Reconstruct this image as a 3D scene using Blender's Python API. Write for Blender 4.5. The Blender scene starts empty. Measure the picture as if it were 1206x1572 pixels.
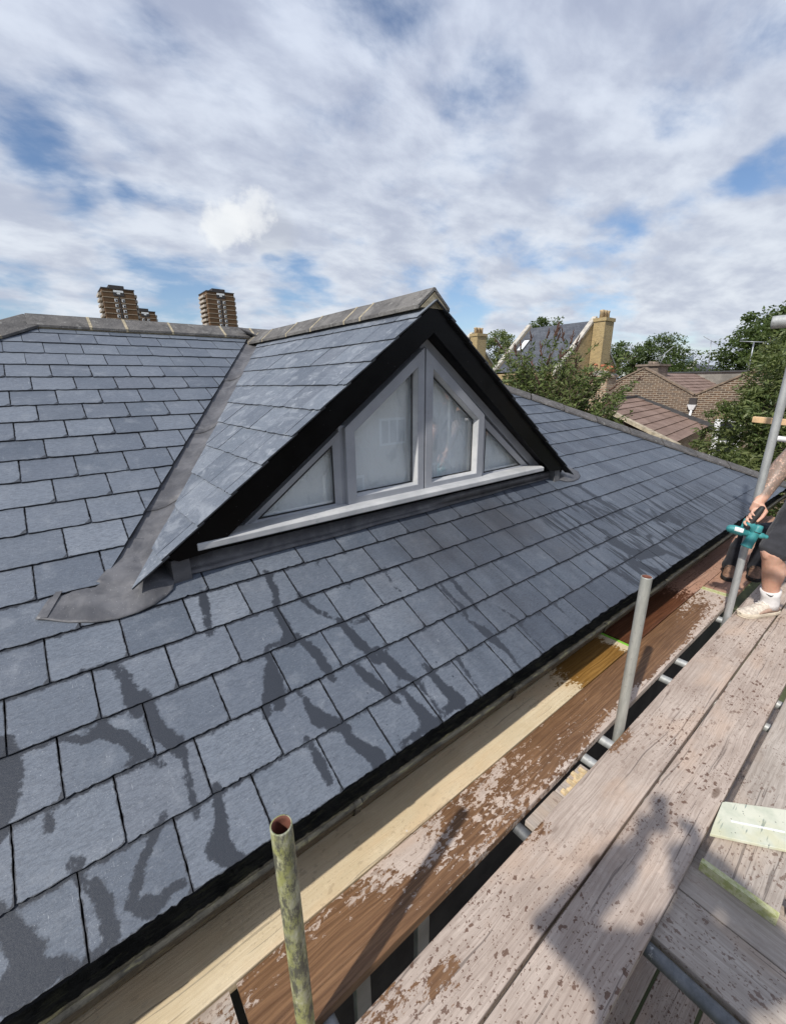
import bpy, bmesh, math, random
import numpy as np
from mathutils import Vector, Matrix, Quaternion
from mathutils import noise as mnoise

random.seed(7); RNG = np.random.default_rng(7)
S = bpy.context.scene
C = S.collection
PI = math.pi
EYE = 1.75            # camera height above the scaffold boards (boards are z = 0)
GROUND = -5.2

# ------------------------------------------------------------------ camera
cam_d = bpy.data.cameras.new('camera'); cam = bpy.data.objects.new('camera', cam_d); C.objects.link(cam)
cam_d.sensor_fit = 'HORIZONTAL'; cam_d.sensor_width = 36.0; cam_d.lens = 36.0*647.06/1206.0
cam_d.clip_start = 0.05; cam_d.clip_end = 6000
cam.matrix_world = Matrix(((0.78337002, 0.19104356, -0.59146747, 0.0),
                           (-0.62143566, 0.22203685, -0.7513437, 0.0),
                           (-0.01221181, 0.95613911, 0.29265829, EYE), (0, 0, 0, 1)))
S.camera = cam

# ------------------------------------------------------------------ sun, sky, exposure
SUN_EL = math.radians(44.5); SUN_AZ = math.radians(12.7)      # light travels towards +X and a little +Y
Ldir = Vector((math.cos(SUN_EL)*math.cos(SUN_AZ), math.cos(SUN_EL)*math.sin(SUN_AZ), -math.sin(SUN_EL)))
sun_d = bpy.data.lights.new('sun', 'SUN'); sun_d.energy = 3.8; sun_d.angle = math.radians(1.0); sun_d.color = (1.0, 0.955, 0.88)
sun = bpy.data.objects.new('sun', sun_d); C.objects.link(sun)
sun.rotation_euler = Ldir.to_track_quat('-Z', 'Y').to_euler(); sun.location = (-20, -6, 25)
S.view_settings.view_transform = 'Standard'; S.view_settings.look = 'None'
S.view_settings.exposure = 0.16; S.view_settings.gamma = 1.0
S.cycles.use_denoising = True
S.cycles.max_bounces = 8; S.cycles.transparent_max_bounces = 16

class NT:
    """small helper round a node tree"""
    def __init__(s, tree):
        s.t = tree; s.t.nodes.clear()
    def n(s, kind, **kw):
        nd = s.t.nodes.new(kind)
        for k, v in kw.items(): setattr(nd, k, v)
        return nd
    def put(s, sock, v):
        if isinstance(v, bpy.types.NodeSocket): s.t.links.new(v, sock)
        elif v is not None:
            if sock.type == 'RGBA' and not hasattr(v, '__len__'): v = (v, v, v, 1)
            if sock.type == 'RGBA' and len(v) == 3: v = (*v, 1)
            sock.default_value = v
    def m(s, op, a, b=None, c=None, clamp=False):
        nd = s.n('ShaderNodeMath', operation=op, use_clamp=clamp)
        s.put(nd.inputs[0], a); s.put(nd.inputs[1], b)
        if c is not None: s.put(nd.inputs[2], c)
        return nd.outputs[0]
    def vm(s, op, a, b=None, scale=None):
        nd = s.n('ShaderNodeVectorMath', operation=op); s.put(nd.inputs[0], a); s.put(nd.inputs[1], b)
        if scale is not None: s.put(nd.inputs['Scale'], scale)
        return nd.outputs[1] if op in ('DOT_PRODUCT', 'LENGTH', 'DISTANCE') else nd.outputs[0]
    def mix(s, f, a, b, mode='MIX'):
        nd = s.n('ShaderNodeMix', data_type='RGBA', blend_type=mode); nd.clamp_factor = True
        s.put(nd.inputs[0], f); s.put(nd.inputs[6], a); s.put(nd.inputs[7], b)
        return nd.outputs[2]
    def step(s, v, lo, hi, a=0.0, b=1.0, smooth=True):
        nd = s.n('ShaderNodeMapRange', clamp=True); nd.interpolation_type = 'SMOOTHSTEP' if smooth else 'LINEAR'
        s.put(nd.inputs[0], v)
        for i, x in enumerate((lo, hi, a, b)): s.put(nd.inputs[1+i], x)
        return nd.outputs[0]
    def noise(s, vec, scale, detail=4, rough=0.5, dist=0.0, out=0):
        nd = s.n('ShaderNodeTexNoise'); s.put(nd.inputs['Vector'], vec); s.put(nd.inputs['Scale'], scale)
        nd.inputs['Detail'].default_value = detail; nd.inputs['Roughness'].default_value = rough; nd.inputs['Distortion'].default_value = dist
        return nd.outputs[out]
    def vor(s, vec, scale, feature='F1', rand=1.0, out='Distance'):
        nd = s.n('ShaderNodeTexVoronoi', feature=feature); s.put(nd.inputs['Vector'], vec); s.put(nd.inputs['Scale'], scale)
        nd.inputs['Randomness'].default_value = rand
        return nd.outputs[out]
    def scl(s, vec, sc, loc=(0, 0, 0), rot=(0, 0, 0)):
        nd = s.n('ShaderNodeMapping'); s.put(nd.inputs[0], vec); nd.inputs[1].default_value = loc; nd.inputs[2].default_value = rot; nd.inputs[3].default_value = sc
        return nd.outputs[0]
    def obj(s):
        return s.n('ShaderNodeTexCoord').outputs['Object']
    def attr(s, name):
        return s.n('ShaderNodeAttribute', attribute_name=name).outputs['Fac']
    def rnd(s):
        return s.n('ShaderNodeObjectInfo').outputs['Random']
    def xyz(s, vec):
        nd = s.n('ShaderNodeSeparateXYZ'); s.put(nd.inputs[0], vec); return nd.outputs
    def vec(s, x, y, z):
        nd = s.n('ShaderNodeCombineXYZ')
        for i, v in enumerate((x, y, z)): s.put(nd.inputs[i], v)
        return nd.outputs[0]
    def bump(s, h, strength=0.3, dist=0.01, normal=None):
        nd = s.n('ShaderNodeBump'); s.put(nd.inputs['Height'], h); nd.inputs['Strength'].default_value = strength; nd.inputs['Distance'].default_value = dist
        if normal is not None: s.put(nd.inputs['Normal'], normal)
        return nd.outputs[0]
    def bsdf(s, col, rough=0.6, spec=0.5, metal=0.0, normal=None, **kw):
        nd = s.n('ShaderNodeBsdfPrincipled'); s.put(nd.inputs['Base Color'], col); s.put(nd.inputs['Roughness'], rough)
        s.put(nd.inputs['Specular IOR Level'], spec); s.put(nd.inputs['Metallic'], metal)
        if normal is not None: s.put(nd.inputs['Normal'], normal)
        for k, v in kw.items(): s.put(nd.inputs[k], v)
        return nd.outputs[0]
    def out(s, sh, world=False):
        nd = s.n('ShaderNodeOutputWorld' if world else 'ShaderNodeOutputMaterial'); s.t.links.new(sh, nd.inputs[0])

# ---- world: Nishita sky seen through broken stratocumulus
W = bpy.data.worlds.new('World'); S.world = W; W.use_nodes = True
k = NT(W.node_tree)
sky = k.n('ShaderNodeTexSky', sky_type='NISHITA'); sky.sun_disc = False
sky.sun_elevation = SUN_EL; sky.sun_rotation = math.atan2(-Ldir.x, -Ldir.y); sky.air_density = 1.1; sky.dust_density = 0.6; sky.ozone_density = 2.5
d = k.n('ShaderNodeTexCoord').outputs['Generated']
dn = k.vm('NORMALIZE', d)
x, y, z = k.xyz(dn)
zc = k.m('ADD', k.m('MAXIMUM', z, 0.0), 0.24)
px = k.m('DIVIDE', x, zc); py = k.m('DIVIDE', y, zc)
p = k.vec(px, py, 0.0)
warp = k.noise(p, 1.3, 3, 0.5, out=1)
pw = k.vm('ADD', p, k.vm('SCALE', k.vm('SUBTRACT', warp, (0.5, 0.5, 0.5)), None, 0.20))
n1 = k.noise(k.scl(pw, (1.0, 1.25, 1), (3.1, 1.7, 0), (0, 0, 0.6)), 3.2, 9, 0.57)
n2 = k.noise(k.scl(pw, (1, 1, 1), (9.3, 4.2, 2.0)), 1.1, 4, 0.5)
dens = k.m('ADD', k.m('MULTIPLY', n1, 0.75), k.m('MULTIPLY', n2, 0.35))
# holes and thicker patches of cloud: (direction, cos of radius, amount)
HOLES = []
def px_dir(u, v):
    c = Vector(((u-603)/647.06, -(v-786)/647.06, -1.0)); w = cam.matrix_world.to_3x3() @ c; return w.normalized()
for (u, v, rad, amt) in [(240, 60, 3.0, -.16), (125, 115, 2.5, -.14), (15, 170, 2.5, -.12), (590, 35, 5, -.14), (740, 170, 5, -.12), (1150, 280, 2.6, -.2), (1070, 310, 2.2, -.16), (960, 330, 3, -.1),
                         (60, 270, 3, -.14), (150, 330, 2.5, -.15), (210, 290, 2.5, -.12), (1110, 20, 4, -.12), (820, 10, 4, -.1), (600, 415, 2.5, -.12), (490, 415, 2.0, -.12), (690, 500, 4, -.1), (900, 470, 4, -.06),
                         (60, 455, 5, -.26), (250, 470, 5, -.22), (450, 440, 3, -.2), (720, 480, 4, -.2), (1190, 300, 4, -.15), (130, 420, 3.2, .16), (30, 385, 5, .14), (1130, 410, 6, .14), (380, 350, 3.0, .22), (600, 280, 14, .05), (1000, 120, 10, .05), (340, 200, 9, .04)]:
    dv = px_dir(u, v); ang = math.radians(rad*1.55); amt *= (.72 if v > 200 else .60) if amt < 0 else 1
    dens = k.m('ADD', dens, k.m('MULTIPLY', k.step(k.vm('DOT_PRODUCT', k.vm('NORMALIZE', k.vm('ADD', dn, k.vm('SCALE', k.vm('SUBTRACT', warp, (.5, .5, .5)), None, 0.22))), tuple(dv)), math.cos(ang), 1.0), amt))
cover = k.step(dens, 0.315, 0.575)
n3 = k.noise(k.scl(pw, (1, 1.4, 1), (1.3, 7.7, 5.0), (0, 0, .6)), 4.0, 9, 0.56)
lit = k.step(k.m('ADD', k.m('MULTIPLY', n3, 0.8), k.m('MULTIPLY', dens, -0.10)), 0.18, 0.50)
low = k.step(z, 0.03, 0.75)
white = k.mix(low, (7.7, 8.2, 8.9, 1), (6.7, 7.4, 8.9, 1))
grey = k.mix(low, (5.3, 5.8, 6.9, 1), (3.8, 4.35, 5.9, 1))
ccol = k.mix(lit, grey, white)
# one bright sunlit puff with a grey tail
pd = px_dir(352, 345)
puff = k.step(k.vm('DOT_PRODUCT', k.vm('NORMALIZE', k.vm('ADD', dn, k.vm('SCALE', k.vm('SUBTRACT', k.noise(dn, 16, 5, .6, out=1), (.5, .5, .5)), None, 0.11))), tuple(pd)), math.cos(math.radians(3.0)), math.cos(math.radians(1.2)))
pd2 = px_dir(415, 358)
puff2 = k.step(k.vm('DOT_PRODUCT', k.vm('NORMALIZE', k.vm('ADD', dn, k.vm('SCALE', k.vm('SUBTRACT', k.noise(dn, 14, 4, .55, out=1), (.5, .5, .5)), None, 0.07))), tuple(pd2)), math.cos(math.radians(3.6)), math.cos(math.radians(2.0)))
ccol = k.mix(k.m('MULTIPLY', puff2, 0.35), ccol, (5.3, 5.6, 6.1, 1))
ccol = k.mix(k.m('MULTIPLY', puff, 0.7), ccol, (9.6, 9.8, 9.8, 1))
pd3 = px_dir(385, 330)
puff3 = k.step(k.vm('DOT_PRODUCT', k.vm('NORMALIZE', k.vm('ADD', dn, k.vm('SCALE', k.vm('SUBTRACT', k.noise(dn, 22, 5, .6, out=1), (.5, .5, .5)), None, 0.09))), tuple(pd3)), math.cos(math.radians(2.6)), math.cos(math.radians(1.0)))
ccol = k.mix(k.m('MULTIPLY', puff3, 0.65), ccol, (9.2, 9.4, 9.6, 1))
cover = k.m('MAXIMUM', cover, k.m('MULTIPLY', puff, 0.8))
skyc = k.mix(1.0, sky.outputs[0], (1.08, 1.12, 1.22, 1), 'MULTIPLY')
col = k.mix(cover, skyc, ccol)
bg = k.n('ShaderNodeBackground'); k.put(bg.inputs[0], col); bg.inputs[1].default_value = 0.090
k.out(bg.outputs[0], True)

# ------------------------------------------------------------------ object helpers
def root(name, label, cat, loc=(0, 0, 0), group=None, kind=None):
    o = bpy.data.objects.new(name, None); C.objects.link(o); o.location = loc; o.empty_display_size = 0.2
    return tag(o, label, cat, group, kind)
def tag(o, label=None, cat=None, group=None, kind=None):
    if label: o['label'] = label
    if cat: o['category'] = cat
    if group: o['group'] = group
    if kind: o['kind'] = kind
    return o
def wmat(o):
    m = Matrix.LocRotScale(o.location, o.rotation_euler, o.scale)
    return (wmat(o.parent) @ o.matrix_parent_inverse @ m) if o.parent else m
def adopt(o, parent):
    o.parent = parent; o.matrix_parent_inverse = wmat(parent).inverted(); return o

class MB:
    """collects shapes for one mesh (world or local coordinates)"""
    def __init__(s): s.v = []; s.f = []; s.mi = []; s.sm = []; s.at = {}
    def add(s, vs, fs, mat=0, smooth=False):
        b = len(s.v); s.v.extend([tuple(q) for q in vs]); s.f.extend([tuple(i+b for i in f) for f in fs])
        s.mi.extend([mat]*len(fs)); s.sm.extend([smooth]*len(fs)); return b
    def box(s, x0, x1, y0, y1, z0, z1, mat=0, M=None):
        v = [Vector((a, b, c)) for a in (x0, x1) for b in (y0, y1) for c in (z0, z1)]
        if M: v = [M @ q for q in v]
        s.add(v, [(0, 1, 3, 2), (4, 6, 7, 5), (0, 4, 5, 1), (2, 3, 7, 6), (0, 2, 6, 4), (1, 5, 7, 3)], mat)
    def hexa(s, bot, top, mat=0):
        n = len(bot); s.add(list(bot)+list(top), [tuple(reversed(range(n))), tuple(range(n, 2*n))]+[(i, (i+1) % n, n+(i+1) % n, n+i) for i in range(n)], mat)
    def prism(s, poly, axis, a, b, mat=0):
        """poly: 2-D outline in the two other axes (order x,y,z without axis)"""
        def p3(q, t):
            l = list(q); l.insert(axis, t); return l
        s.hexa([p3(q, a) for q in poly], [p3(q, b) for q in poly], mat)
    def tube(s, pts, rad, n=12, caps=True, mat=0, flat=1.0, side=None, round_ends=False):
        pts = [Vector(q) for q in pts]; N = len(pts)
        rad = [rad]*N if not hasattr(rad, '__len__') else list(rad)
        if round_ends:
            a = (pts[0]-pts[1]).normalized(); b = (pts[-1]-pts[-2]).normalized(); r0, r1 = rad[0], rad[-1]
            pts = [pts[0]+a*r0*.98, pts[0]+a*r0*.8, pts[0]+a*r0*.45]+pts+[pts[-1]+b*r1*.45, pts[-1]+b*r1*.8, pts[-1]+b*r1*.98]
            rad = [r0*.18, r0*.6, r0*.9]+rad+[r1*.9, r1*.6, r1*.18]; N = len(pts)
        t0 = (pts[1]-pts[0]).normalized()
        u = Vector(side).normalized() if side is not None else (Vector((0, 0, 1)).cross(t0) if abs(t0.z) < .9 else Vector((1, 0, 0)).cross(t0))
        u = (u-t0*u.dot(t0)).normalized(); vs = []
        for i in range(N):
            t = (pts[min(i+1, N-1)]-pts[max(i-1, 0)]).normalized(); u = (u-t*u.dot(t)).normalized(); w = t.cross(u)
            for j in range(n):
                a = 2*PI*j/n; vs.append(pts[i]+(u*math.cos(a)+w*math.sin(a)*flat)*rad[i])
        fs = [(i*n+j, i*n+(j+1) % n, (i+1)*n+(j+1) % n, (i+1)*n+j) for i in range(N-1) for j in range(n)]
        s.add(vs, fs, mat, True)
        if caps:
            b = len(s.v)-len(vs); s.f += [tuple(b+j for j in reversed(range(n))), tuple(b+(N-1)*n+j for j in range(n))]; s.mi += [mat]*2; s.sm += [False]*2
    def ell(s, c, r, M=None, n=14, m=9, mat=0):
        vs = []; 
        for i in range(m+1):
            th = PI*i/m
            for j in range(n):
                ph = 2*PI*j/n; q = Vector((math.sin(th)*math.cos(ph)*r[0], math.sin(th)*math.sin(ph)*r[1], math.cos(th)*r[2]))
                vs.append((M @ q if M else q)+Vector(c))
        s.add(vs, [(i*n+j, (i+1)*n+j, (i+1)*n+(j+1) % n, i*n+(j+1) % n) for i in range(m) for j in range(n)], mat, True)
    def build(s, name, mats, parent=None, bevel=0, merge=False):
        me = bpy.data.meshes.new(name); me.from_pydata(s.v, [], s.f)
        mats = mats if isinstance(mats, (list, tuple)) else [mats]
        for m in mats: me.materials.append(m)
        me.polygons.foreach_set('material_index', s.mi); me.polygons.foreach_set('use_smooth', s.sm)
        for a, vals in s.at.items():
            at = me.attributes.new(a, 'FLOAT', 'POINT'); at.data.foreach_set('value', np.asarray(vals, dtype=np.float32))
        me.update()
        if merge or bevel:
            b = bmesh.new(); b.from_mesh(me)
            if merge: bmesh.ops.remove_doubles(b, verts=b.verts, dist=1e-5)
            bmesh.ops.recalc_face_normals(b, faces=b.faces); b.to_mesh(me); b.free()
        o = bpy.data.objects.new(name, me); C.objects.link(o)
        if bevel:
            md = o.modifiers.new('bevel', 'BEVEL'); md.width = bevel; md.segments = 2; md.limit_method = 'ANGLE'; md.angle_limit = math.radians(40)
        if parent: adopt(o, parent)
        return o

def material(name, fn):
    m = bpy.data.materials.new(name); m.use_nodes = True; k = NT(m.node_tree); r = fn(k); k.out(r); return m
def plain(name, col, rough=0.6, var=0.15, scale=8.0, metal=0.0, spec=0.5, bump=0.1):
    def fn(k):
        o = k.obj(); n = k.noise(o, scale, 6, 0.6)
        c = k.mix(k.step(n, 0.3, 0.7), tuple(v*(1-var) for v in col), tuple(min(1, v*(1+var)) for v in col))
        return k.bsdf(c, k.step(n, 0.2, 0.8, max(0.02, rough-0.08), rough+0.08), spec, metal, k.bump(k.noise(o, scale*6, 4, 0.6), bump, 0.004))
    return material(name, fn)
# ------------------------------------------------------------------ materials
def slate_mat(name, smear=0.0, far=False):
    def fn(k):
        o = k.obj(); r = k.attr('rnd'); wet = k.attr('wet')
        off = k.vec(k.m('MULTIPLY', r, 37.0), k.m('MULTIPLY', r, 91.0), k.m('MULTIPLY', r, 13.0))
        q = k.vm('ADD', o, off)
        big = k.noise(q, 3.0, 5, 0.6)
        rive = k.noise(k.scl(q, (26, 95, 60), rot=(0, 0, 0.35)), 1.6, 6, 0.68, 0.15)
        fine = k.noise(q, 160, 5, 0.65)
        base = k.mix(r, (0.100, 0.122, 0.155), (0.152, 0.176, 0.214))
        base = k.mix(k.step(big, 0.35, 0.7, 0, 0.45), base, (0.178, 0.200, 0.236))
        base = k.mix(1.0, base, k.mix(k.vor(k.vec(k.m('MULTIPLY', r, 71), 0.0, 0.0), 1.0, out='Color'), (0.74, 0.75, 0.78), (1.22, 1.20, 1.17)), 'MULTIPLY')
        base = k.mix(k.step(rive, 0.38, 0.66, 0, 0.55), base, (0.058, 0.070, 0.092))
        # a few slates are darker, browner
        base = k.mix(k.step(k.vor(k.vec(k.m('MULTIPLY', r, 50), 0.0, 0.0), 1.0, out='Color'), 0.70, 0.95, 0, 0.35), base, (0.066, 0.071, 0.088))
        # grey dust and rubbed patches
        base = k.mix(k.step(k.noise(q, 9, 6, 0.72), 0.50, 0.74, 0, 0.5), base, (0.225, 0.245, 0.275))
        base = k.mix(k.step(fine, 0.55, 0.70, 0, 0.34), base, (0.27, 0.29, 0.32))
        base = k.mix(k.step(k.noise(q, 85, 5, .7), 0.55, 0.68, 0, 0.32), base, (0.055, 0.063, 0.08))
        # pale specks and scratches
        sp = k.m('MAXIMUM', k.m('MULTIPLY', k.step(k.vor(q, 62, rand=1.0), 0.12, 0.06), k.step(k.noise(q, 12, 3), 0.50, 0.60)), k.m('MULTIPLY', k.step(k.vor(q, 135, rand=1.0), 0.20, 0.10), k.step(k.noise(q, 7, 4, .65), 0.48, 0.64)))
        chalk = k.step(k.noise(k.scl(q, (30, 9, 20), rot=(0, 0, .5)), 2.2, 7, .75), .57, .70); base = k.mix(k.m('MULTIPLY', chalk, k.step(k.noise(q, 2.3, 3), .52, .70, 0, .55)), base, (.30, .32, .345))
        base = k.mix(k.m('MULTIPLY', sp, 0.45), base, (0.46, 0.48, 0.50))
        sc = k.step(k.noise(k.scl(q, (60, 6, 10), rot=(0, 0, 0.9)), 3.0, 2, 0.5), 0.70, 0.74); sc = k.m('MULTIPLY', sc, k.step(k.noise(q, 7, 3), 0.55, 0.65))
        base = k.mix(k.m('MULTIPLY', sc, 0.45), base, (0.5, 0.52, 0.54))
        if smear > 0:
            sm = k.noise(k.scl(o, (5, 2.4, 5), rot=(0, 0.5, 0.5)), 1.3, 7, 0.62, 1.6)
            base = k.mix(k.step(sm, 0.50, 0.66, 0, smear), base, (0.30, 0.325, 0.36))
            sm2 = k.noise(k.scl(o, (3, 9, 9), rot=(0.2, 0.6, 0.9)), 2.0, 5, 0.6, 2.2)
            base = k.mix(k.step(sm2, 0.60, 0.66, 0, smear), base, (0.38, 0.405, 0.44))
        dirt_shade = k.attr('dirt_shade')
        dm = k.step(k.m('ADD', dirt_shade, k.m('MULTIPLY', k.m('SUBTRACT', k.noise(o, 2.6, 6, 0.6), 0.5), 0.9)), 0.2, 0.75, 0, 0.72)
        base = k.mix(dm, base, k.mix(k.noise(o, 16, 5, .7), (0.050, 0.052, 0.062), (0.12, 0.115, 0.118)))
        # rightward loss of sun sheen painted as darker, part damp slate, broken into runs
        dp = k.m('ADD', k.attr('damp_shade'), k.m('MULTIPLY', k.m('SUBTRACT', k.noise(k.scl(o, (7, 1.1, 1.1)), 1.6, 6, 0.65), 0.5), 0.55))
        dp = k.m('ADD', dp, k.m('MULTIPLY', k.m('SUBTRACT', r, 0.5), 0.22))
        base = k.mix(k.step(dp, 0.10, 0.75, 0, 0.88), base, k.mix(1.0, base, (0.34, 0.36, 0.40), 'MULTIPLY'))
        # rain water: crisp edged damp runs
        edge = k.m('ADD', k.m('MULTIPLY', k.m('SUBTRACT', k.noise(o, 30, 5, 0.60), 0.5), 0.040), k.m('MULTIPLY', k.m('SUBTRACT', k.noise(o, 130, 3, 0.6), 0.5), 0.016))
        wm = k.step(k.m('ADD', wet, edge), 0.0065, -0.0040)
        runs = k.m('ADD', k.noise(k.scl(o, (24, 1.6, 1.6)), 1.0, 7, 0.66, 0.25), k.m('MULTIPLY', k.m('SUBTRACT', k.noise(o, 3.2, 3, .5), .5), .35))
        wm = k.m('MAXIMUM', wm, k.m('MULTIPLY', k.step(k.m('ADD', runs, k.m('MULTIPLY', k.m('SUBTRACT', k.attr('runs'), 1.0), 0.6)), 0.525, 0.56), k.attr('runs')))
        # splashes
        dr = k.m('SUBTRACT', k.vor(k.scl(q, (1.0, 0.8, 0.8)), 34, rand=1.0), k.m('MULTIPLY', k.noise(q, 11, 4, .6), 0.62))
        dm2 = k.step(dr, -0.235, -0.262); dm2 = k.m('MULTIPLY', dm2, k.attr('drops'))
        wm = k.m('MAXIMUM', wm, dm2)
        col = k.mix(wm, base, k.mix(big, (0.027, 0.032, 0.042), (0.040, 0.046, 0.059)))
        en = k.m('MULTIPLY', k.m('SUBTRACT', k.noise(o, 55, 4, .65), 0.5), 0.014)
        col = k.mix(k.step(k.m('ADD', k.attr('rimd'), en), 0.0042, 0.0008, 0, 0.9), col, (0.020, 0.023, 0.030))
        col = k.mix(k.step(k.attr('rim'), 0.02, 0.5), col, (0.012, 0.013, 0.016))
        h = k.m('ADD', k.m('MULTIPLY', rive, 0.9), k.m('MULTIPLY', fine, 0.35))
        nrm = k.bump(h, 0.7, 0.003)
        rough = k.mix(wm, k.mix(rive, (0.50, .50, .50), (0.62, .62, .62)), (0.50, .5, .5))
        return k.bsdf(col, rough, k.mix(wm, (.62, .62, .62), (.38, .38, .38)), 0.0, nrm, IOR=1.5)
    return material(name, fn)
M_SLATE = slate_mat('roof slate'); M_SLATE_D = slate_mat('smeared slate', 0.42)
M_UNDER = plain('slate bed', (0.012, 0.012, 0.013), 0.9)
def _lead(k):
    o = k.obj(); n = k.noise(o, 7, 6, 0.62, 0.5); n2 = k.noise(o, 30, 5, 0.65)
    c = k.mix(k.step(n, 0.35, 0.7), (0.085, 0.085, 0.092), (0.160, 0.158, 0.165))
    c = k.mix(k.step(k.noise(o, 4, 7, 0.7, 1.0), 0.55, 0.72, 0, 0.5), c, (0.27, 0.27, 0.275))
    c = k.mix(k.step(k.vor(o, 70), 0.12, 0.05, 0, 0.6), c, (0.45, 0.45, 0.45))
    return k.bsdf(c, k.step(n2, 0.3, 0.7, 0.42, 0.62), 0.5, 0.25, k.bump(n2, 0.35, 0.004))
M_LEAD = material('weathered lead', _lead)
def _black(k):
    o = k.obj(); n = k.noise(o, 6, 5, 0.6)
    c = k.mix(n, (0.0016, 0.0016, 0.0018), (0.0035, 0.0032, 0.0034))
    c = k.mix(k.step(k.vor(o, 24), 0.05, 0.03, 0, 0.5), c, (0.25, 0.25, 0.25))
    return k.bsdf(c, k.step(n, 0.3, 0.7, 0.28, 0.42), 0.16, 0.0, k.bump(k.noise(k.scl(o, (4, 30, 30)), 3, 4), 0.15, 0.003))
M_BLACK = material('black gloss paint', _black)
def grey_paint(name, a, b):
    def fn(k):
        o = k.obj(); n = k.noise(o, 5, 6, 0.6); g = k.noise(k.scl(o, (1.2, 20, 20)), 6, 5, 0.6)
        c = k.mix(k.step(n, 0.3, 0.7), a, b)
        c = k.mix(k.step(g, 0.60, 0.75, 0, 0.35), c, tuple(v*1.35 for v in b))
        c = k.mix(k.step(k.noise(o, 14, 6, 0.7), 0.60, 0.75, 0, 0.35), c, (0.10, 0.10, 0.105))
        return k.bsdf(c, 0.45, 0.5, 0, k.bump(g, 0.2, 0.003))
    return material(name, fn)
M_FRAME = grey_paint('grey window paint', (0.310, 0.322, 0.350), (0.375, 0.388, 0.418))
M_SILL = grey_paint('worn sill paint', (0.40, 0.41, 0.42), (0.56, 0.56, 0.56))
def _glass(k):
    g = k.n('ShaderNodeBsdfGlossy'); g.inputs['Roughness'].default_value = 0.015; g.inputs['Color'].default_value = (1, 1, 1, 1)
    t = k.n('ShaderNodeBsdfTransparent'); t.inputs['Color'].default_value = (0.97, 0.985, 0.99, 1)
    gm = k.n('ShaderNodeNewGeometry'); cs = k.m('ABSOLUTE', k.vm('DOT_PRODUCT', gm.outputs['Normal'], gm.outputs['Incoming']))
    fz = k.m('ADD', 0.05, k.m('MULTIPLY', k.m('POWER', k.m('SUBTRACT', 1.0, cs), 5.0), 0.95))
    mx = k.n('ShaderNodeMixShader'); k.put(mx.inputs[0], k.m('MULTIPLY', fz, 1.75, clamp=True)); k.put(mx.inputs[1], t.outputs[0]); k.put(mx.inputs[2], g.outputs[0])
    return mx.outputs[0]
M_GLASS = material('window glass', _glass)
def _poly(k):
    o = k.obj(); n = k.noise(o, 4, 6, 0.6, 0.8); n2 = k.noise(k.scl(o, (4, 4, 2.6)), 1.9, 6, 0.6, 1.2)
    c = k.mix(n, (0.90, 0.92, 0.94), (0.97, 0.98, 0.985)); c = k.mix(k.step(n2, 0.55, 0.7, 0, 0.4), c, (0.62, 0.66, 0.70))
    b = k.bsdf(c, 0.38, 0.5, 0, k.bump(k.m('ADD', n, n2), 0.7, 0.03))
    t = k.n('ShaderNodeBsdfTranslucent'); k.put(t.inputs[0], (0.7, 0.73, 0.77, 1))
    mx = k.n('ShaderNodeMixShader'); mx.inputs[0].default_value = 0.0; k.put(mx.inputs[1], b); k.put(mx.inputs[2], t.outputs[0]); return mx.outputs[0]
M_POLY = material('polythene sheet', _poly)
def _ridge(k, a=(0.105, 0.10, 0.098), b=(0.20, 0.19, 0.18)):
    o = k.obj(); r = k.rnd(); q = k.vm('ADD', o, k.vec(k.m('MULTIPLY', r, 40), r, r)); n = k.noise(q, 6, 6, 0.65)
    c = k.mix(k.step(n, 0.3, 0.7), a, b); c = k.mix(k.m('MULTIPLY', r, 0.35), c, (0.06, 0.058, 0.058))
    c = k.mix(k.step(k.noise(q, 18, 6, 0.7), 0.56, 0.68, 0, 0.6), c, (0.32, 0.315, 0.295)); c = k.mix(k.step(k.noise(q, 11, 6, .72), 0.52, 0.68, 0, 0.6), c, (0.05, 0.048, 0.045))
    c = k.mix(k.step(k.vor(q, 30), 0.16, 0.06, 0, 0.35), c, (0.45, 0.45, 0.44))
    return k.bsdf(c, 0.8, 0.3, 0, k.bump(k.m('ADD', k.noise(q, 70, 6, 0.7), k.noise(q, 18, 5, .7)), 0.9, 0.010))
M_RIDGE = material('old ridge tile', _ridge)
M_HIP = material('dark hip tile', lambda k: _ridge(k, (0.080, 0.076, 0.075), (0.165, 0.155, 0.15)))
M_MORTAR = plain('pale mortar', (0.36, 0.31, 0.215), 0.9, 0.3, 30, bump=0.5)
def _gutter(k):
    o = k.obj(); n = k.noise(o, 9, 6, 0.65); n2 = k.noise(k.scl(o, (2, 10, 10)), 6, 5, 0.65)
    c = k.mix(k.step(n, 0.35, 0.65), (0.020, 0.019, 0.016), (0.055, 0.052, 0.042)); c = k.mix(k.step(n2, 0.50, 0.66, 0, 0.7), c, (0.115, 0.11, 0.062))
    c = k.mix(k.step(k.noise(o, 40, 4, .6), 0.58, 0.68, 0, 0.7), c, (0.015, 0.014, 0.012))
    return k.bsdf(c, 0.75, 0.35, 0, k.bump(k.m('ADD', n, n2), 0.7, 0.01))
M_GUTTER = material('mossy gutter', _gutter)

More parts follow.
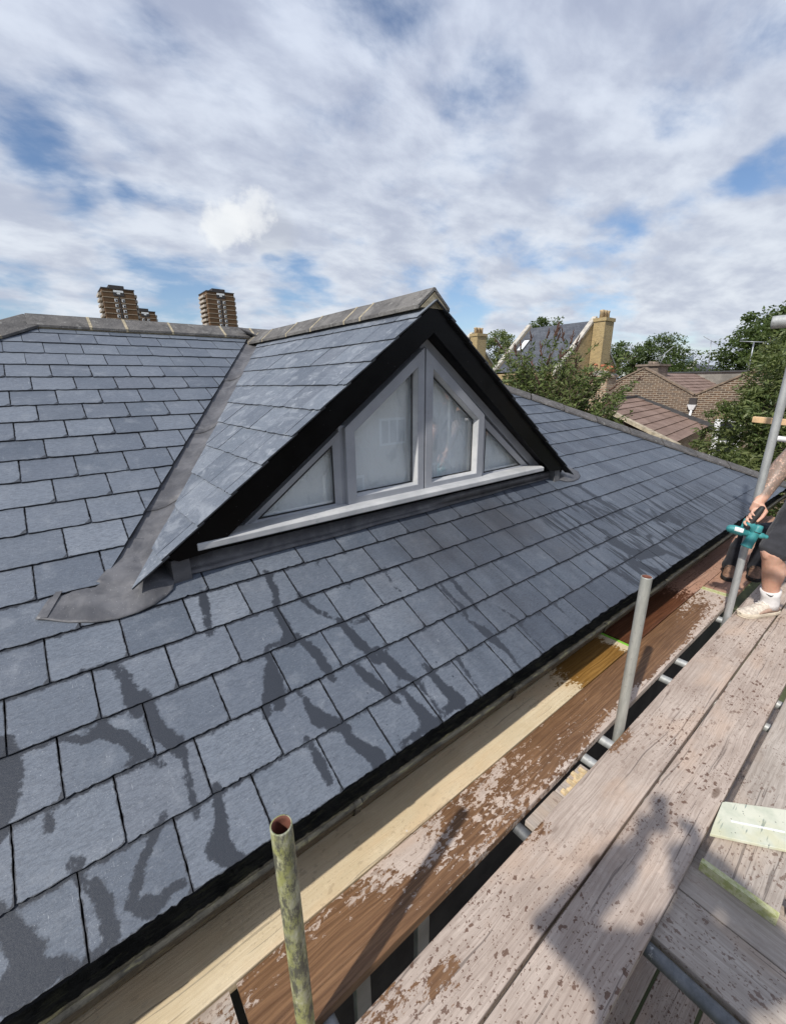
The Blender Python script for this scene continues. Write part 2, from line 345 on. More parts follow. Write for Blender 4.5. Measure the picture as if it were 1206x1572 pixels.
def board_mat(name, dry_a, dry_b, grain, wet_a=(0.150, 0.078, 0.040), wet_b=(0.265, 0.148, 0.076), spots=1.0, grain_amt=0.55, rough=0.75, pale=0.0):
    def fn(k):
        o = k.obj(); r = k.rnd(); q = k.vm('ADD', o, k.vec(k.m('MULTIPLY', r, 57), k.m('MULTIPLY', r, 23), 0.0))
        wv = k.vm('ADD', q, k.vm('SCALE', k.vm('SUBTRACT', k.noise(k.scl(q, (1.2, 5, 5)), 1.5, 3, out=1), (.5, .5, .5)), None, 0.06))
        ring = k.n('ShaderNodeTexWave', wave_type='BANDS', bands_direction='Y'); k.put(ring.inputs[0], k.scl(wv, (0.10, 1, 1))); ring.inputs['Scale'].default_value = 14; ring.inputs['Distortion'].default_value = 5.0; ring.inputs['Detail'].default_value = 4; ring.inputs['Detail Scale'].default_value = 1.4; ring.inputs['Detail Roughness'].default_value = .6
        g1 = k.noise(k.scl(wv, (1.3, 60, 20)), 2.2, 6, 0.65); g2 = k.noise(k.scl(wv, (4, 160, 60)), 2.0, 4, 0.6)
        big = k.noise(k.scl(q, (1.0, 2.2, 2.2)), 2.4, 6, 0.62)
        dry = k.mix(k.step(big, 0.3, 0.7), dry_a, dry_b)
        dry = k.mix(k.m('MULTIPLY', k.step(g1, 0.42, 0.62), grain_amt), dry, grain)
        dry = k.mix(k.m('MULTIPLY', k.step(ring.outputs[1], 0.55, 0.95), grain_amt*0.30), dry, grain)
        dry = k.mix(k.step(k.noise(q, 22, 6, 0.72), 0.55, 0.75, 0, 0.35), dry, tuple(min(1, v*1.3) for v in dry_b))
        dry = k.mix(k.step(k.noise(k.scl(q, (1, 2.5, 1), (4, 8, 1)), 1.7, 5, 0.6), 0.48, 0.66, 0, 0.45), dry, (dry_b[0]*0.98, dry_b[1]*0.84, dry_b[2]*0.72))
        dry = k.mix(k.step(k.noise(k.scl(q, (1, 2, 1), (1, 3, 1)), 3.1, 6, 0.65), 0.54, 0.68, 0, 0.4), dry, (grain[0]*1.1, grain[1]*1.1, grain[2]*1.1))
        # cracks along the grain
        cr = k.step(k.noise(k.scl(wv, (0.55, 30, 8)), 2.0, 4, 0.55), 0.635, 0.665); dry = k.mix(k.m('MULTIPLY', cr, 0.75*min(1, grain_amt*1.6)), dry, (0.045, 0.034, 0.03))
        # knots
        kn = k.vor(k.scl(q, (1.6, 5.0, 1)), 1.0, rand=1.0); dry = k.mix(k.step(kn, 0.085, 0.045, 0, 0.7), dry, (0.12, 0.075, 0.05))
        # plaster and mortar dabs
        pd = k.m('MULTIPLY', k.step(k.vor(q, 26, rand=1.0), 0.16, 0.08), k.step(k.noise(q, 5, 4, .6), 0.60, 0.68)); dry = k.mix(k.m('MULTIPLY', pd, 0.8), dry, (0.66, 0.63, 0.60))
        wetc = k.mix(k.step(g1, 0.35, 0.65), wet_a, wet_b); wetc = k.mix(k.step(big, 0.35, 0.7, 0, 0.5), wetc, tuple(v*0.72 for v in wet_a))
        wetc = k.mix(k.m('MULTIPLY', k.step(ring.outputs[1], 0.5, 0.95), 0.35), wetc, tuple(v*0.6 for v in wet_a))
        w = k.attr('wet')
        wn = k.noise(k.scl(q, (12, 22, 12)), 2.3, 9, 0.74, 0.4)
        wn = k.m('ADD', k.m('MULTIPLY', wn, 0.68), k.m('MULTIPLY', k.noise(k.scl(q, (3.2, 8, 3)), 1.6, 5, 0.6, 0.3), 0.34))
        wm = k.step(k.m('ADD', wn, k.m('MULTIPLY', k.m('SUBTRACT', w, 0.5), 0.60)), 0.495, 0.518)
        wm = k.m('MULTIPLY', wm, k.step(w, 0.02, 0.08))
        # drips
        qd = k.vm('ADD', q, k.vm('SCALE', k.vm('SUBTRACT', k.noise(q, 55, 4, 0.7, out=1), (.5, .5, .5)), None, 0.030))
        d1 = k.m('SUBTRACT', k.vor(k.scl(qd, (21, 40, 21)), 1.0, rand=1.0), k.m('MULTIPLY', k.noise(q, 4.5, 5, 0.7), 0.66))
        d2 = k.m('SUBTRACT', k.vor(k.scl(qd, (60, 105, 60)), 1.0, rand=1.0), k.m('MULTIPLY', k.noise(q, 3.2, 5, 0.7), 0.64))
        wob = k.m('MULTIPLY', k.m('SUBTRACT', k.noise(q, 150, 3, .6), 0.5), 0.16)
        dm = k.m('MAXIMUM', k.step(k.m('ADD', d1, wob), -0.095, -0.14), k.step(k.m('ADD', d2, wob), -0.09, -0.13))
        dm = k.m('MULTIPLY', dm, k.step(k.noise(q, 1.6, 3, 0.6), 0.38, 0.56, 0.12, 1.0))
        dm = k.m('MULTIPLY', dm, spots)
        c = k.mix(k.m('MULTIPLY', dm, 0.85), dry, k.mix(g1, (0.085, 0.045, 0.030), (0.15, 0.078, 0.050)))
        c = k.mix(wm, c, wetc)
        nrm = k.bump(k.m('ADD', k.m('MULTIPLY', g1, 1.0), k.m('ADD', k.m('MULTIPLY', g2, 0.5), k.m('MULTIPLY', cr, -1.5))), 0.5, 0.004)
        return k.bsdf(c, k.mix(wm, (rough, rough, rough), (0.40, .40, .40)), 0.35, 0, nrm)
    return material(name, fn)
M_BOARD = board_mat('dusty scaffold board', (0.41, 0.33, 0.278), (0.55, 0.46, 0.395), (0.25, 0.19, 0.155), grain_amt=0.42)
M_BOARD_G = board_mat('grey scaffold board', (0.37, 0.315, 0.27), (0.50, 0.44, 0.385), (0.22, 0.18, 0.15), spots=0.8, grain_amt=0.42)
M_YELLOW = board_mat('new yellow board', (0.60, 0.49, 0.32), (0.72, 0.61, 0.43), (0.52, 0.40, 0.24), (0.20, 0.10, 0.022), (0.33, 0.18, 0.05), spots=0.25, grain_amt=0.3, rough=0.6)
M_WETB = board_mat('rain soaked board', (0.46, 0.37, 0.31), (0.60, 0.505, 0.435), (0.37, 0.285, 0.23), spots=0.6, grain_amt=0.35)
M_PINK = board_mat('reddish board', (0.40, 0.235, 0.17), (0.50, 0.31, 0.23), (0.28, 0.15, 0.10), (0.085, 0.032, 0.016), (0.16, 0.066, 0.032), spots=0.8, grain_amt=0.4)
M_SPLIT = plain('split softwood', (0.60, 0.46, 0.27), 0.75, 0.3, 40)
def _hoop(k):
    o = k.obj(); n = k.noise(o, 40, 6, 0.7)
    c = k.mix(k.step(n, 0.35, 0.6), (0.36, 0.38, 0.14), (0.56, 0.55, 0.33)); c = k.mix(k.step(n, 0.62, 0.7), c, (0.12, 0.12, 0.10))
    return k.bsdf(c, 0.6, 0.4, 0, k.bump(n, 0.5, 0.003))
M_HOOP = material('yellow green hoop paint', _hoop)
M_STRAP = plain('lime green strap', (0.19, 0.46, 0.045), 0.5, 0.25, 40)
def galv(name, a, b, moss=0.0):
    def fn(k):
        o = k.obj(); n = k.noise(k.scl(o, (14, 14, 3)), 2.2, 6, 0.65); n2 = k.noise(o, 60, 5, .7)
        c = k.mix(k.step(n, 0.3, 0.7), a, b); c = k.mix(k.step(n2, 0.58, 0.72, 0, 0.5), c, (0.11, 0.10, 0.09))
        c = k.mix(k.step(k.noise(k.scl(o, (20, 20, 6)), 2, 6, .7), 0.60, 0.68, 0, 0.6), c, (0.58, 0.58, 0.56))
        if moss:
            c = k.mix(k.step(k.noise(k.scl(o, (9, 9, 4), (3, 2, 1)), 1.8, 7, 0.75), 0.40, 0.60, 0, moss), c, (0.27, 0.285, 0.085))
            c = k.mix(k.step(k.noise(k.scl(o, (22, 22, 7), (7, 1, 4)), 2.4, 7, 0.75), 0.52, 0.66, 0, 0.6), c, (0.62, 0.62, 0.46))
            c = k.mix(k.step(k.noise(k.scl(o, (16, 16, 6), (1, 9, 4)), 2.2, 8, 0.78), 0.45, 0.58, 0, 0.9), c, (0.06, 0.062, 0.055))
        return k.bsdf(c, 0.52, 0.5, 0.35 if not moss else 0.1, k.bump(n2, 0.3, 0.002))
    return material(name, fn)
M_GALV = galv('galvanised tube', (0.33, 0.34, 0.34), (0.47, 0.48, 0.475))
M_GALV_W = galv('weathered tube', (0.34, 0.345, 0.32), (0.46, 0.46, 0.42), 0.0)
M_MOSSY = galv('lichen tube', (0.27, 0.28, 0.21), (0.40, 0.40, 0.29), 0.85)
M_DARKTUBE = galv('dark tube', (0.10, 0.105, 0.11), (0.17, 0.175, 0.18))
M_RUST = plain('rusty bore', (0.16, 0.06, 0.04), 0.85, 0.35, 30)
M_ALU = plain('aluminium', (0.36, 0.38, 0.41), 0.45, 0.15, 10, metal=0.4)
def brick_mat(name, a, b, mortar, axis='YZ', scale=1.0, blotch=(0.12, 0.10, 0.09), ba=0.35):
    def fn(k):
        o = k.obj(); X, Y, Z = k.xyz(o)
        v = k.vec(Y if axis == 'YZ' else X, Z, 0.0) if axis != 'BOX' else k.vec(k.m('ADD', X, Y), Z, 0.0)
        br = k.n('ShaderNodeTexBrick'); k.put(br.inputs['Vector'], v); br.inputs['Scale'].default_value = 1.0
        k.put(br.inputs['Color1'], a); k.put(br.inputs['Color2'], b); k.put(br.inputs['Mortar'], mortar)
        br.inputs['Mortar Size'].default_value = 0.011*scale; br.inputs['Brick Width'].default_value = 0.225*scale; br.inputs['Row Height'].default_value = 0.075*scale; br.inputs['Bias'].default_value = 0.0
        c = k.mix(k.step(k.noise(o, 0.9, 6, 0.65), 0.45, 0.7, 0, ba), br.outputs[0], blotch)
        c = k.mix(k.step(k.noise(k.scl(o, (4.4, 4.4, 13)), 1.0, 2, 0.5), 0.5, 0.62, 0, 0.35), c, blotch)
        c = k.mix(k.step(k.noise(o, 9, 5, 0.65), 0.55, 0.75, 0, 0.4), c, tuple(min(1, q*1.3) for q in a))
        return k.bsdf(c, 0.88, 0.25, 0, k.bump(k.m('SUBTRACT', 1.0, br.outputs[1]), 0.6, 0.01))
    return material(name, fn)
M_STOCK = brick_mat('brown stock brick', (0.165, 0.103, 0.065), (0.078, 0.050, 0.036), (0.40, 0.345, 0.27), scale=1.25, ba=0.25)
M_YBRICK = brick_mat('yellow stock brick', (0.43, 0.31, 0.14), (0.33, 0.24, 0.11), (0.47, 0.40, 0.27), 'BOX', 1.0, (0.20, 0.15, 0.085), 0.2)
M_PBRICK = brick_mat('pale old brick', (0.46, 0.34, 0.23), (0.30, 0.20, 0.13), (0.46, 0.40, 0.32), 'BOX', 1.0, (0.18, 0.10, 0.07), 0.3)
M_RBRICK = brick_mat('garden brick', (0.36, 0.25, 0.16), (0.27, 0.17, 0.11), (0.45, 0.40, 0.33), 'BOX')
def _ctile(k):
    o = k.obj(); n = k.noise(o, 1.5, 6, 0.6); X, Y, Z = k.xyz(o)
    c = k.mix(k.step(n, 0.3, 0.7), (0.185, 0.125, 0.10), (0.285, 0.20, 0.165)); c = k.mix(k.step(k.noise(o, 14, 5, 0.7), 0.5, 0.7, 0, 0.5), c, (0.12, 0.085, 0.07))
    c = k.mix(k.step(k.m('FRACT', k.m('MULTIPLY', X, 3.4)), 0.90, 0.97, 0, 0.5), c, (0.07, 0.05, 0.045))
    return k.bsdf(c, 0.85, 0.3, 0, k.bump(k.noise(o, 20, 4), 0.4, 0.01))
M_CTILE = material('concrete tile', _ctile)
def _fslate(k):
    o = k.obj(); X, Y, Z = k.xyz(o); br = k.n('ShaderNodeTexBrick'); k.put(br.inputs['Vector'], k.vec(Y, k.m('MULTIPLY', Z, 1.55), 0.0)); br.inputs['Scale'].default_value = 1
    k.put(br.inputs['Color1'], (0.062, 0.068, 0.082, 1)); k.put(br.inputs['Color2'], (0.082, 0.09, 0.106, 1)); k.put(br.inputs['Mortar'], (0.03, 0.03, 0.035, 1))
    br.inputs['Brick Width'].default_value = 0.3; br.inputs['Row Height'].default_value = 0.22; br.inputs['Mortar Size'].default_value = 0.012
    return k.bsdf(k.mix(k.step(k.noise(o, 1.2, 5, .6), 0.4, 0.7, 0, 0.3), br.outputs[0], (0.17, 0.18, 0.2)), 0.55, 0.4)
M_FSLATE = material('distant slate', _fslate)
M_COPING = plain('pale stone coping', (0.44, 0.41, 0.36), 0.8, 0.2, 3)
M_CEMENT = plain('grey cement render', (0.24, 0.225, 0.20), 0.9, 0.35, 1.5)
M_DKLEAD = plain('dark flashing', (0.055, 0.055, 0.058), 0.7, 0.25, 4)
M_POT = plain('buff chimney pot', (0.44, 0.33, 0.20), 0.8, 0.25, 6)
M_REDPOT = plain('terracotta pot', (0.42, 0.13, 0.06), 0.75, 0.2, 6)
M_WHITE = plain('white upvc', (0.78, 0.79, 0.80), 0.4, 0.05, 6)
M_DGLASS = plain('dark window glass', (0.03, 0.035, 0.04), 0.08, 0.3, 2, spec=0.8)
M_PANEL = plain('concrete band', (0.36, 0.29, 0.22), 0.8, 0.15, 2)
def _tower(k):
    o = k.obj(); n = k.noise(o, 0.15, 5, 0.6); c = k.mix(k.step(n, 0.3, 0.7), (0.105, 0.060, 0.032), (0.15, 0.088, 0.048))
    c = k.mix(k.step(k.noise(o, 1.6, 4, .7), 0.45, 0.7, 0, 0.35), c, (0.075, 0.045, 0.03)); return k.bsdf(c, 0.85, 0.25)
M_TOWER = material('tower brick', _tower)
M_TDARK = plain('tower dark', (0.045, 0.04, 0.04), 0.7, 0.2, 1)
M_TIMBER = plain('fresh timber', (0.60, 0.40, 0.22), 0.65, 0.2, 14)
M_GROUND = plain('garden ground', (0.075, 0.085, 0.04), 0.95, 0.4, 0.8)
def _leaf(k, a, b, c3, tr=0.30):
    r = k.attr('rnd'); c = k.mix(r, a, b); c = k.mix(k.step(k.noise(k.obj(), 1.1, 4, .6), 0.45, 0.65, 0, 0.5), c, c3)
    bs = k.bsdf(c, 0.5, 0.4); t = k.n('ShaderNodeBsdfTranslucent'); k.put(t.inputs[0], k.mix(0.35, c, (0.25, 0.35, 0.03, 1)))
    mx = k.n('ShaderNodeMixShader'); mx.inputs[0].default_value = tr; k.put(mx.inputs[1], bs); k.put(mx.inputs[2], t.outputs[0]); return mx.outputs[0]
M_LEAF = material('dark green leaves', lambda k: _leaf(k, (0.036, 0.062, 0.017), (0.105, 0.150, 0.045), (0.060, 0.080, 0.026)))
M_LEAF_B = material('buddleia leaves', lambda k: _leaf(k, (0.070, 0.110, 0.034), (0.205, 0.250, 0.090), (0.14, 0.155, 0.06)))
M_LEAF_R = material('shrub leaves', lambda k: _leaf(k, (0.060, 0.095, 0.030), (0.185, 0.220, 0.080), (0.13, 0.135, 0.055)))
M_BARK = plain('bark', (0.085, 0.062, 0.045), 0.95, 0.35, 9, bump=0.5)
M_SPIKE = plain('withered flower', (0.085, 0.045, 0.032), 0.9, 0.4, 30)
M_BLOSSOM = plain('white blossom', (0.72, 0.70, 0.62), 0.7, 0.1, 20)
M_PLY = None
# ------------------------------------------------------------------ setting
g = MB(); g.add([(-900, -900, GROUND), (2500, -900, GROUND), (2500, 2500, GROUND), (-900, 2500, GROUND)], [(0, 1, 2, 3)])
tag(g.build('ground', M_GROUND), kind='structure')

# ------------------------------------------------------------------ the house and its slate roof
house = root('house', 'slate roofed house with a triangular dormer window, under repair behind the scaffold', 'house', (2, 5, GROUND))
T = 0.485; CC = math.sqrt(1+T*T); YE, ZE = 1.022, 0.36
P0 = Vector((0, YE, ZE)); U0 = Vector((1, 0, 0)); S0 = Vector((0, 1, T))/CC; N0 = Vector((0, -T, 1))/CC
def rp(u, s, h=0.0): return P0+U0*u+S0*s+N0*h
XC, ZA, TD = 1.95, 2.24, 0.733                         # dormer centre, apex height, pitch
CD = math.sqrt(1+TD*TD); YR = 5.04; GAUGE, SW = 0.21, 0.25
def xv(Y): return XC-(ZA-ZE-T*(Y-YE))/TD                # left valley line in plan
YV = YE+(ZA-ZE)/T
# rain water runs on the slope: (metres along the eave, metres up the slope, half width)
ZONES = [[[-0.063,0.839,0.006],[0.009,0.826,0.014],[0.032,0.745,0.019],[0.038,0.653,0.027]],[[0.078,0.62,0.017],[0.079,0.524,0.023],[0.114,0.438,0.025]],[[-0.182,0.619,0.005],[-0.116,0.579,0.015],[-0.074,0.592,0.024],[-0.01,0.518,0.019],[0.013,0.462,0.022],[0.04,0.426,0.011]],[[-0.325,0.635,0.038],[-0.316,0.536,0.031],[-0.339,0.456,0.03]],[[0.141,0.4,0.006],[0.131,0.312,0.007],[0.125,0.228,0.007]],[[-0.235,0.401,0.011],[-0.234,0.363,0.012]],[[-0.196,0.24,0.01],[-0.174,0.23,0.009]],[[0.189,0.189,0.014],[0.179,0.13,0.018],[0.15,0.07,0.032],[0.17,0.028,0.026]],[[0.005,0.198,0.012],[-0.045,0.144,0.01],[-0.064,0.103,0.015]],[[-0.19,0.21,0.006],[-0.173,0.16,0.009]],[[-0.146,0.121,0.018],[-0.135,0.066,0.018],[-0.134,0.018,0.017],[-0.169,0.014,0.006]],[[-0.071,0.051,0.018],[-0.042,0.024,0.021],[0.013,0.039,0.01],[0.042,0.035,0.007]],[[-0.339,0.188,0.022],[-0.3,0.094,0.032],[-0.325,0.042,0.039],[-0.249,0.03,0.023],[-0.211,0.015,0.008]],[[0.399,1.006,0.012],[0.37,0.862,0.011]],[[0.521,0.554,0.019],[0.453,0.421,0.016]],[[0.024,0.435,0.01],[-0.035,0.429,0.006]],[[0.39,1.023,0.01],[0.36,0.865,0.009]],[[0.715,1.021,0.016],[0.711,0.931,0.017],[0.668,0.819,0.016],[0.668,0.698,0.023],[0.655,0.635,0.027],[0.596,0.644,0.013]],[[0.707,0.61,0.015],[0.732,0.53,0.022],[0.735,0.434,0.016]],[[0.538,0.601,0.012],[0.53,0.514,0.02],[0.508,0.441,0.028]],[[0.814,0.827,0.01],[0.836,0.752,0.014],[0.869,0.702,0.011]],[[0.922,0.601,0.019],[0.939,0.506,0.025],[0.958,0.42,0.022]],[[0.88,0.611,0.006],[1.06,0.595,0.011]],[[1.008,0.383,0.02],[1.022,0.277,0.017],[1.061,0.21,0.014]],[[0.862,0.382,0.015],[0.89,0.298,0.025],[0.926,0.212,0.017]],[[0.591,0.356,0.011],[0.605,0.269,0.03],[0.648,0.221,0.026]],[[0.671,0.175,0.014],[0.694,0.097,0.022],[0.733,0.03,0.032],[0.721,-0.003,0.023]],[[0.99,0.167,0.011],[1.007,0.093,0.021],[1.026,0.009,0.025]],[[1.161,0.183,0.012],[1.166,0.109,0.017],[1.178,0.046,0.015]],[[0.531,0.18,0.01],[0.534,0.135,0.018],[0.533,0.098,0.015]],[[1.328,0.81,0.005],[1.317,0.762,0.006],[1.317,0.719,0.006]],[[0.98,1.03,0.005],[0.995,0.996,0.006]],[[1.095,0.835,0.009],[1.07,0.805,0.006]],[[1.029,0.35,0.013],[1.042,0.261,0.018],[1.066,0.204,0.014]],[[1.678,0.534,0.018],[1.676,0.432,0.011]],[[1.588,0.597,0.007],[1.585,0.422,0.01]],[[1.576,0.331,0.009],[1.599,0.263,0.027],[1.614,0.19,0.026],[1.629,0.107,0.013],[1.614,0.001,0.006]],[[1.169,0.206,0.015],[1.178,0.12,0.021],[1.194,0.034,0.03],[1.12,0.032,0.015]],[[0.992,0.182,0.011],[0.997,0.105,0.019],[1.005,0.023,0.022],[0.889,0.013,0.014]],[[1.084,0.177,0.004],[1.08,0.021,0.006]],[[1.34,0.177,0.008],[1.317,0.003,0.006]],[[1.825,0.304,0.006],[1.847,0.245,0.01],[1.835,0.04,0.006]],[[2.018,0.167,0.007],[2.028,0.029,0.003]],[[2.195,0.134,0.007],[2.193,0.083,0.002]],[[3.44,0.995,0.019],[3.446,0.822,0.024]],[[3.756,1.023,0.024],[3.77,0.769,0.038],[3.808,0.545,0.031]],[[3.57,0.806,0.017],[3.647,0.636,0.022]],[[3.102,0.807,0.012],[3.085,0.449,0.014]],[[3.312,0.587,0.017],[3.368,0.313,0.024]],[[3.288,0.377,0.042],[3.37,0.209,0.052],[3.616,0.146,0.035]],[[3.662,0.355,0.026],[3.827,0.241,0.024]],[[4.196,0.379,0.04],[4.451,0.253,0.035]],[[3.257,0.153,0.041],[3.336,-0.005,0.05]],[[3.7,0.157,0.028],[3.779,-0.013,0.023]],[[4.334,0.207,0.022],[4.413,0.016,0.022]],[[4.677,0.224,0.021],[4.775,-0.027,0.02]],[[2.965,0.173,0.018],[3.018,0.034,0.022]],[[1.685,0.605,0.013],[1.678,0.442,0.011]],[[1.567,0.582,0.007],[1.595,0.456,0.009]],[[2.806,1.151,0.016],[2.789,1.037,0.011]],[[3.345,0.464,0.02],[3.291,0.272,0.018]],[[4.249,0.493,0.019],[4.42,0.329,0.026]],[[3.96,0.137,0.022],[4.089,-0.022,0.028]]]

def wet_sdf(u, s):
    d = np.full(u.shape, 1.0)
    for pl in ZONES:
        if len(pl) > 1 and abs(pl[0][1]-pl[-1][1]) > .05 and pl[0][1] > pl[-1][1]:
            a, b = pl[0], pl[1]; c, e = pl[-2], pl[-1]; L1 = math.hypot(a[0]-b[0], a[1]-b[1])+1e-6; L2 = math.hypot(e[0]-c[0], e[1]-c[1])+1e-6
            pl = [(a[0]+(a[0]-b[0])/L1*.045, a[1]+(a[1]-b[1])/L1*.045, a[2]*.75)]+list(pl)+[(e[0]+(e[0]-c[0])/L2*.05, e[1]+(e[1]-c[1])/L2*.05, e[2]*.8)]
        if len(pl) == 1: pl = [pl[0], (pl[0][0]+.002, pl[0][1]-.01, pl[0][2])]
        for a, b in zip(pl[:-1], pl[1:]):
            ax, ay, ar = a; bx, by, br = b; dx, dy = bx-ax, by-ay; L = dx*dx+dy*dy+1e-9
            t = np.clip(((u-ax)*dx+(s-ay)*dy)/L, 0, 1)
            d = np.minimum(d, np.hypot(u-ax-t*dx, s-ay-t*dy)-(ar+t*(br-ar))*1.08)
    return d
def clip(poly, a, b, c):
    out = []
    for i in range(len(poly)):
        p, q = poly[i], poly[(i+1) % len(poly)]; fp = a*p[0]+b*p[1]+c; fq = a*q[0]+b*q[1]+c
        if fp >= 0: out.append(p)
        if (fp >= 0) != (fq >= 0):
            t = fp/(fp-fq); out.append((p[0]+(q[0]-p[0])*t, p[1]+(q[1]-p[1])*t))
    return out
def slate_field(name, mat, parent, O, U, Sd, N, u0, u1, tails, phase, planes_for, res_for, wet=False):
    V = []; F = []; A = {'rnd': [], 'wet': [], 'dirt_shade': [], 'drops': [], 'rim': [], 'damp_shade': [], 'rimd': [], 'runs': []}
    us_l = []; ss_l = []; edge_l = []
    flip = U.cross(Sd).dot(N) < 0
    for kk, s0 in tails:
        j0 = math.floor((u0-phase(kk))/SW)-1; j1 = math.ceil((u1-phase(kk))/SW)+1
        joints = {j: phase(kk)+SW*j+random.uniform(-.004, .004) for j in range(j0, j1+1)}
        for j in range(j0, j1):
            a, b = max(joints[j]+.0022, u0), min(joints[j+1]-.0022, u1)
            if b-a < .03: continue
            pls = planes_for(kk, (a+b)/2, s0)
            if pls is None: continue
            nu, ns = res_for((a+b)/2, s0+.1)
            top = GAUGE+.035; r = random.random(); tl = random.uniform(-.0016, .0016); tw = random.uniform(-.003, .003); dz = random.uniform(0, .0016); ds = random.uniform(-.002, .002)
            jit = lambda: random.gauss(0, .0014)
            grid = [[None]*(ns+1) for _ in range(nu+1)]
            for i in range(nu+1):
                for q in range(ns+1):
                    uu = a+(b-a)*i/nu; sv = s0+ds+top*q/ns
                    if i in (0, nu): uu += jit()*.55
                    if q == 0: sv += jit()*1.1+(abs(random.gauss(0, .003)) if random.random() < .12 else 0)
                    if q == 0 and i in (0, nu) and random.random() < .25: sv += random.uniform(.002, .007)
                    grid[i][q] = (uu, sv)
            base = len(V); idx = {}; fl = []
            def vid(p):
                key = (round(p[0], 5), round(p[1], 5))
                if key not in idx:
                    idx[key] = len(idx)
                return idx[key]
            for i in range(nu):
                for q in range(ns):
                    poly = [grid[i][q], grid[i+1][q], grid[i+1][q+1], grid[i][q+1]]
                    for (pa, pb, pc) in pls:
                        poly = clip(poly, pa, pb, pc)
                        if len(poly) < 3: break
                    if len(poly) >= 3:
                        f = []
                        for p in poly:
                            v = vid(p)
                            if v not in f: f.append(v)
                        if len(f) >= 3: fl.append(f)
            if not fl: continue
            pts = [None]*len(idx)
            for key, v in idx.items(): pts[v] = key
            n = len(pts); edges = {}
            for f in fl:
                for e in zip(f, f[1:]+f[:1]): edges[e] = 1
            bd = [e for e in edges if (e[1], e[0]) not in edges]
            for lay in (0, 1):
                for (uu, sv) in pts:
                    h = -.0085*(sv-s0)/GAUGE+dz+tl*(uu-a)/SW+tw*(sv-s0)-lay*.0082
                    V.append(O+U*uu+Sd*sv+N*h); us_l.append(uu); ss_l.append(sv)
                    edge_l.append(min(s0+GAUGE-sv, .5)); A['rnd'].append(r); A['rim'].append(float(lay)); A['rimd'].append(max(0.0, min(uu-a, b-uu, sv-s0-ds)) if nu >= 7 else .05)
            for f in fl:
                g_ = [base+v for v in f]; F.append(g_[::-1] if flip else g_)
            for (e0, e1) in bd:
                q_ = [base+e1, base+e0, base+n+e0, base+n+e1]; F.append(q_[::-1] if flip else q_)
    us_a, ss_a, ed = np.array(us_l), np.array(ss_l), np.array(edge_l)
    if wet:
        w = wet_sdf(us_a, ss_a); near = (ss_a < 1.28) & (us_a < 4.8)
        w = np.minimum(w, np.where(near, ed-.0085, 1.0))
        A['wet'] = np.clip(w, -.1, .5)
        bmp = lambda c, r_: np.exp(-((us_a-c[0])/r_[0])**2-((ss_a-c[1])/r_[1])**2)
        A['dirt_shade'] = 0.46*bmp((2.3, .95), (1.0, .32))+0.24*bmp((2.6, .5), (1.7, .6))+.12*bmp((1.6, .2), (.8, .3))+.12*bmp((1.0, .9), (.5, .3))  # stains below the dormer; broad terms also paint in the right side's lost sheen
        sst = lambda v, a, b_: (lambda t: t*t*(3-2*t))(np.clip((v-a)/(b_-a), 0, 1))
        A['damp_shade'] = .52*sst(us_a, .45, 2.0)-.08*sst(us_a, 2.4, 3.6)  # darkens rightwards in place of fading sun sheen; some real damp
        A['runs'] = sst(us_a, 2.0, 3.0)*(1-sst(us_a, 5.8, 6.5))*(1-sst(ss_a, .75, 1.25))
        A['damp_shade'] = A['damp_shade']-.30*sst(ss_a, 2.4, 4.0)*(us_a < 2.5)
        A['drops'] = np.clip(0.15+1.0*bmp((1.75, .12), (.75, .38))+.35*bmp((.6, .2), (.8, .3)), 0, 1)*(ss_a < 1.3)
    else:
        A['wet'] = np.full(len(V), .5); A['dirt_shade'] = np.zeros(len(V)); A['drops'] = np.zeros(len(V)); A['damp_shade'] = np.zeros(len(V))+(.6 if N.x > .1 else -.1); A['runs'] = np.zeros(len(V))  # dormer slope facing away from the sun gets the darker tone too
    b = MB(); b.v = [tuple(v) for v in V]; b.f = [tuple(f) for f in F]; b.mi = [0]*len(F); b.sm = [False]*len(F); b.at = A
    return b.build(name, mat, parent)
def planes_main(kk, u, s0):
    pl = [(-1, -1/CC, 8.63-YE), (1, -1/CC, 5.03-YE)]
    if kk >= 6:
        Yt = YE+(s0+.1)/CC
        k1 = T/(CC*TD); x_e = xv(YE)                     # xv as a function of s: x_e + k1*s
        if abs(u-XC) < .125 and Yt < YV-.05: return None
        if Yt < YV+.1:
            if u < XC: pl.append((-1, k1, x_e-.10))
            else: pl.append((1, k1, x_e-.10-2*XC))
    return pl
def res_main(u, s):
    d = (rp(u, s)-Vector((0, 0, EYE))).length
    return (22, 16) if d < 1.9 else (16, 10) if d < 2.6 else (9, 7) if d < 4.2 else (5, 3) if d < 6 else (3, 2)
tails = [(i, i*GAUGE) for i in range(0, 22)]
roof = slate_field('slate_roof', M_SLATE, house, P0, U0, S0, N0, -4.0, 7.7, tails, lambda kk: .058 if kk % 2 == 0 else -.067, planes_main, res_main, True)
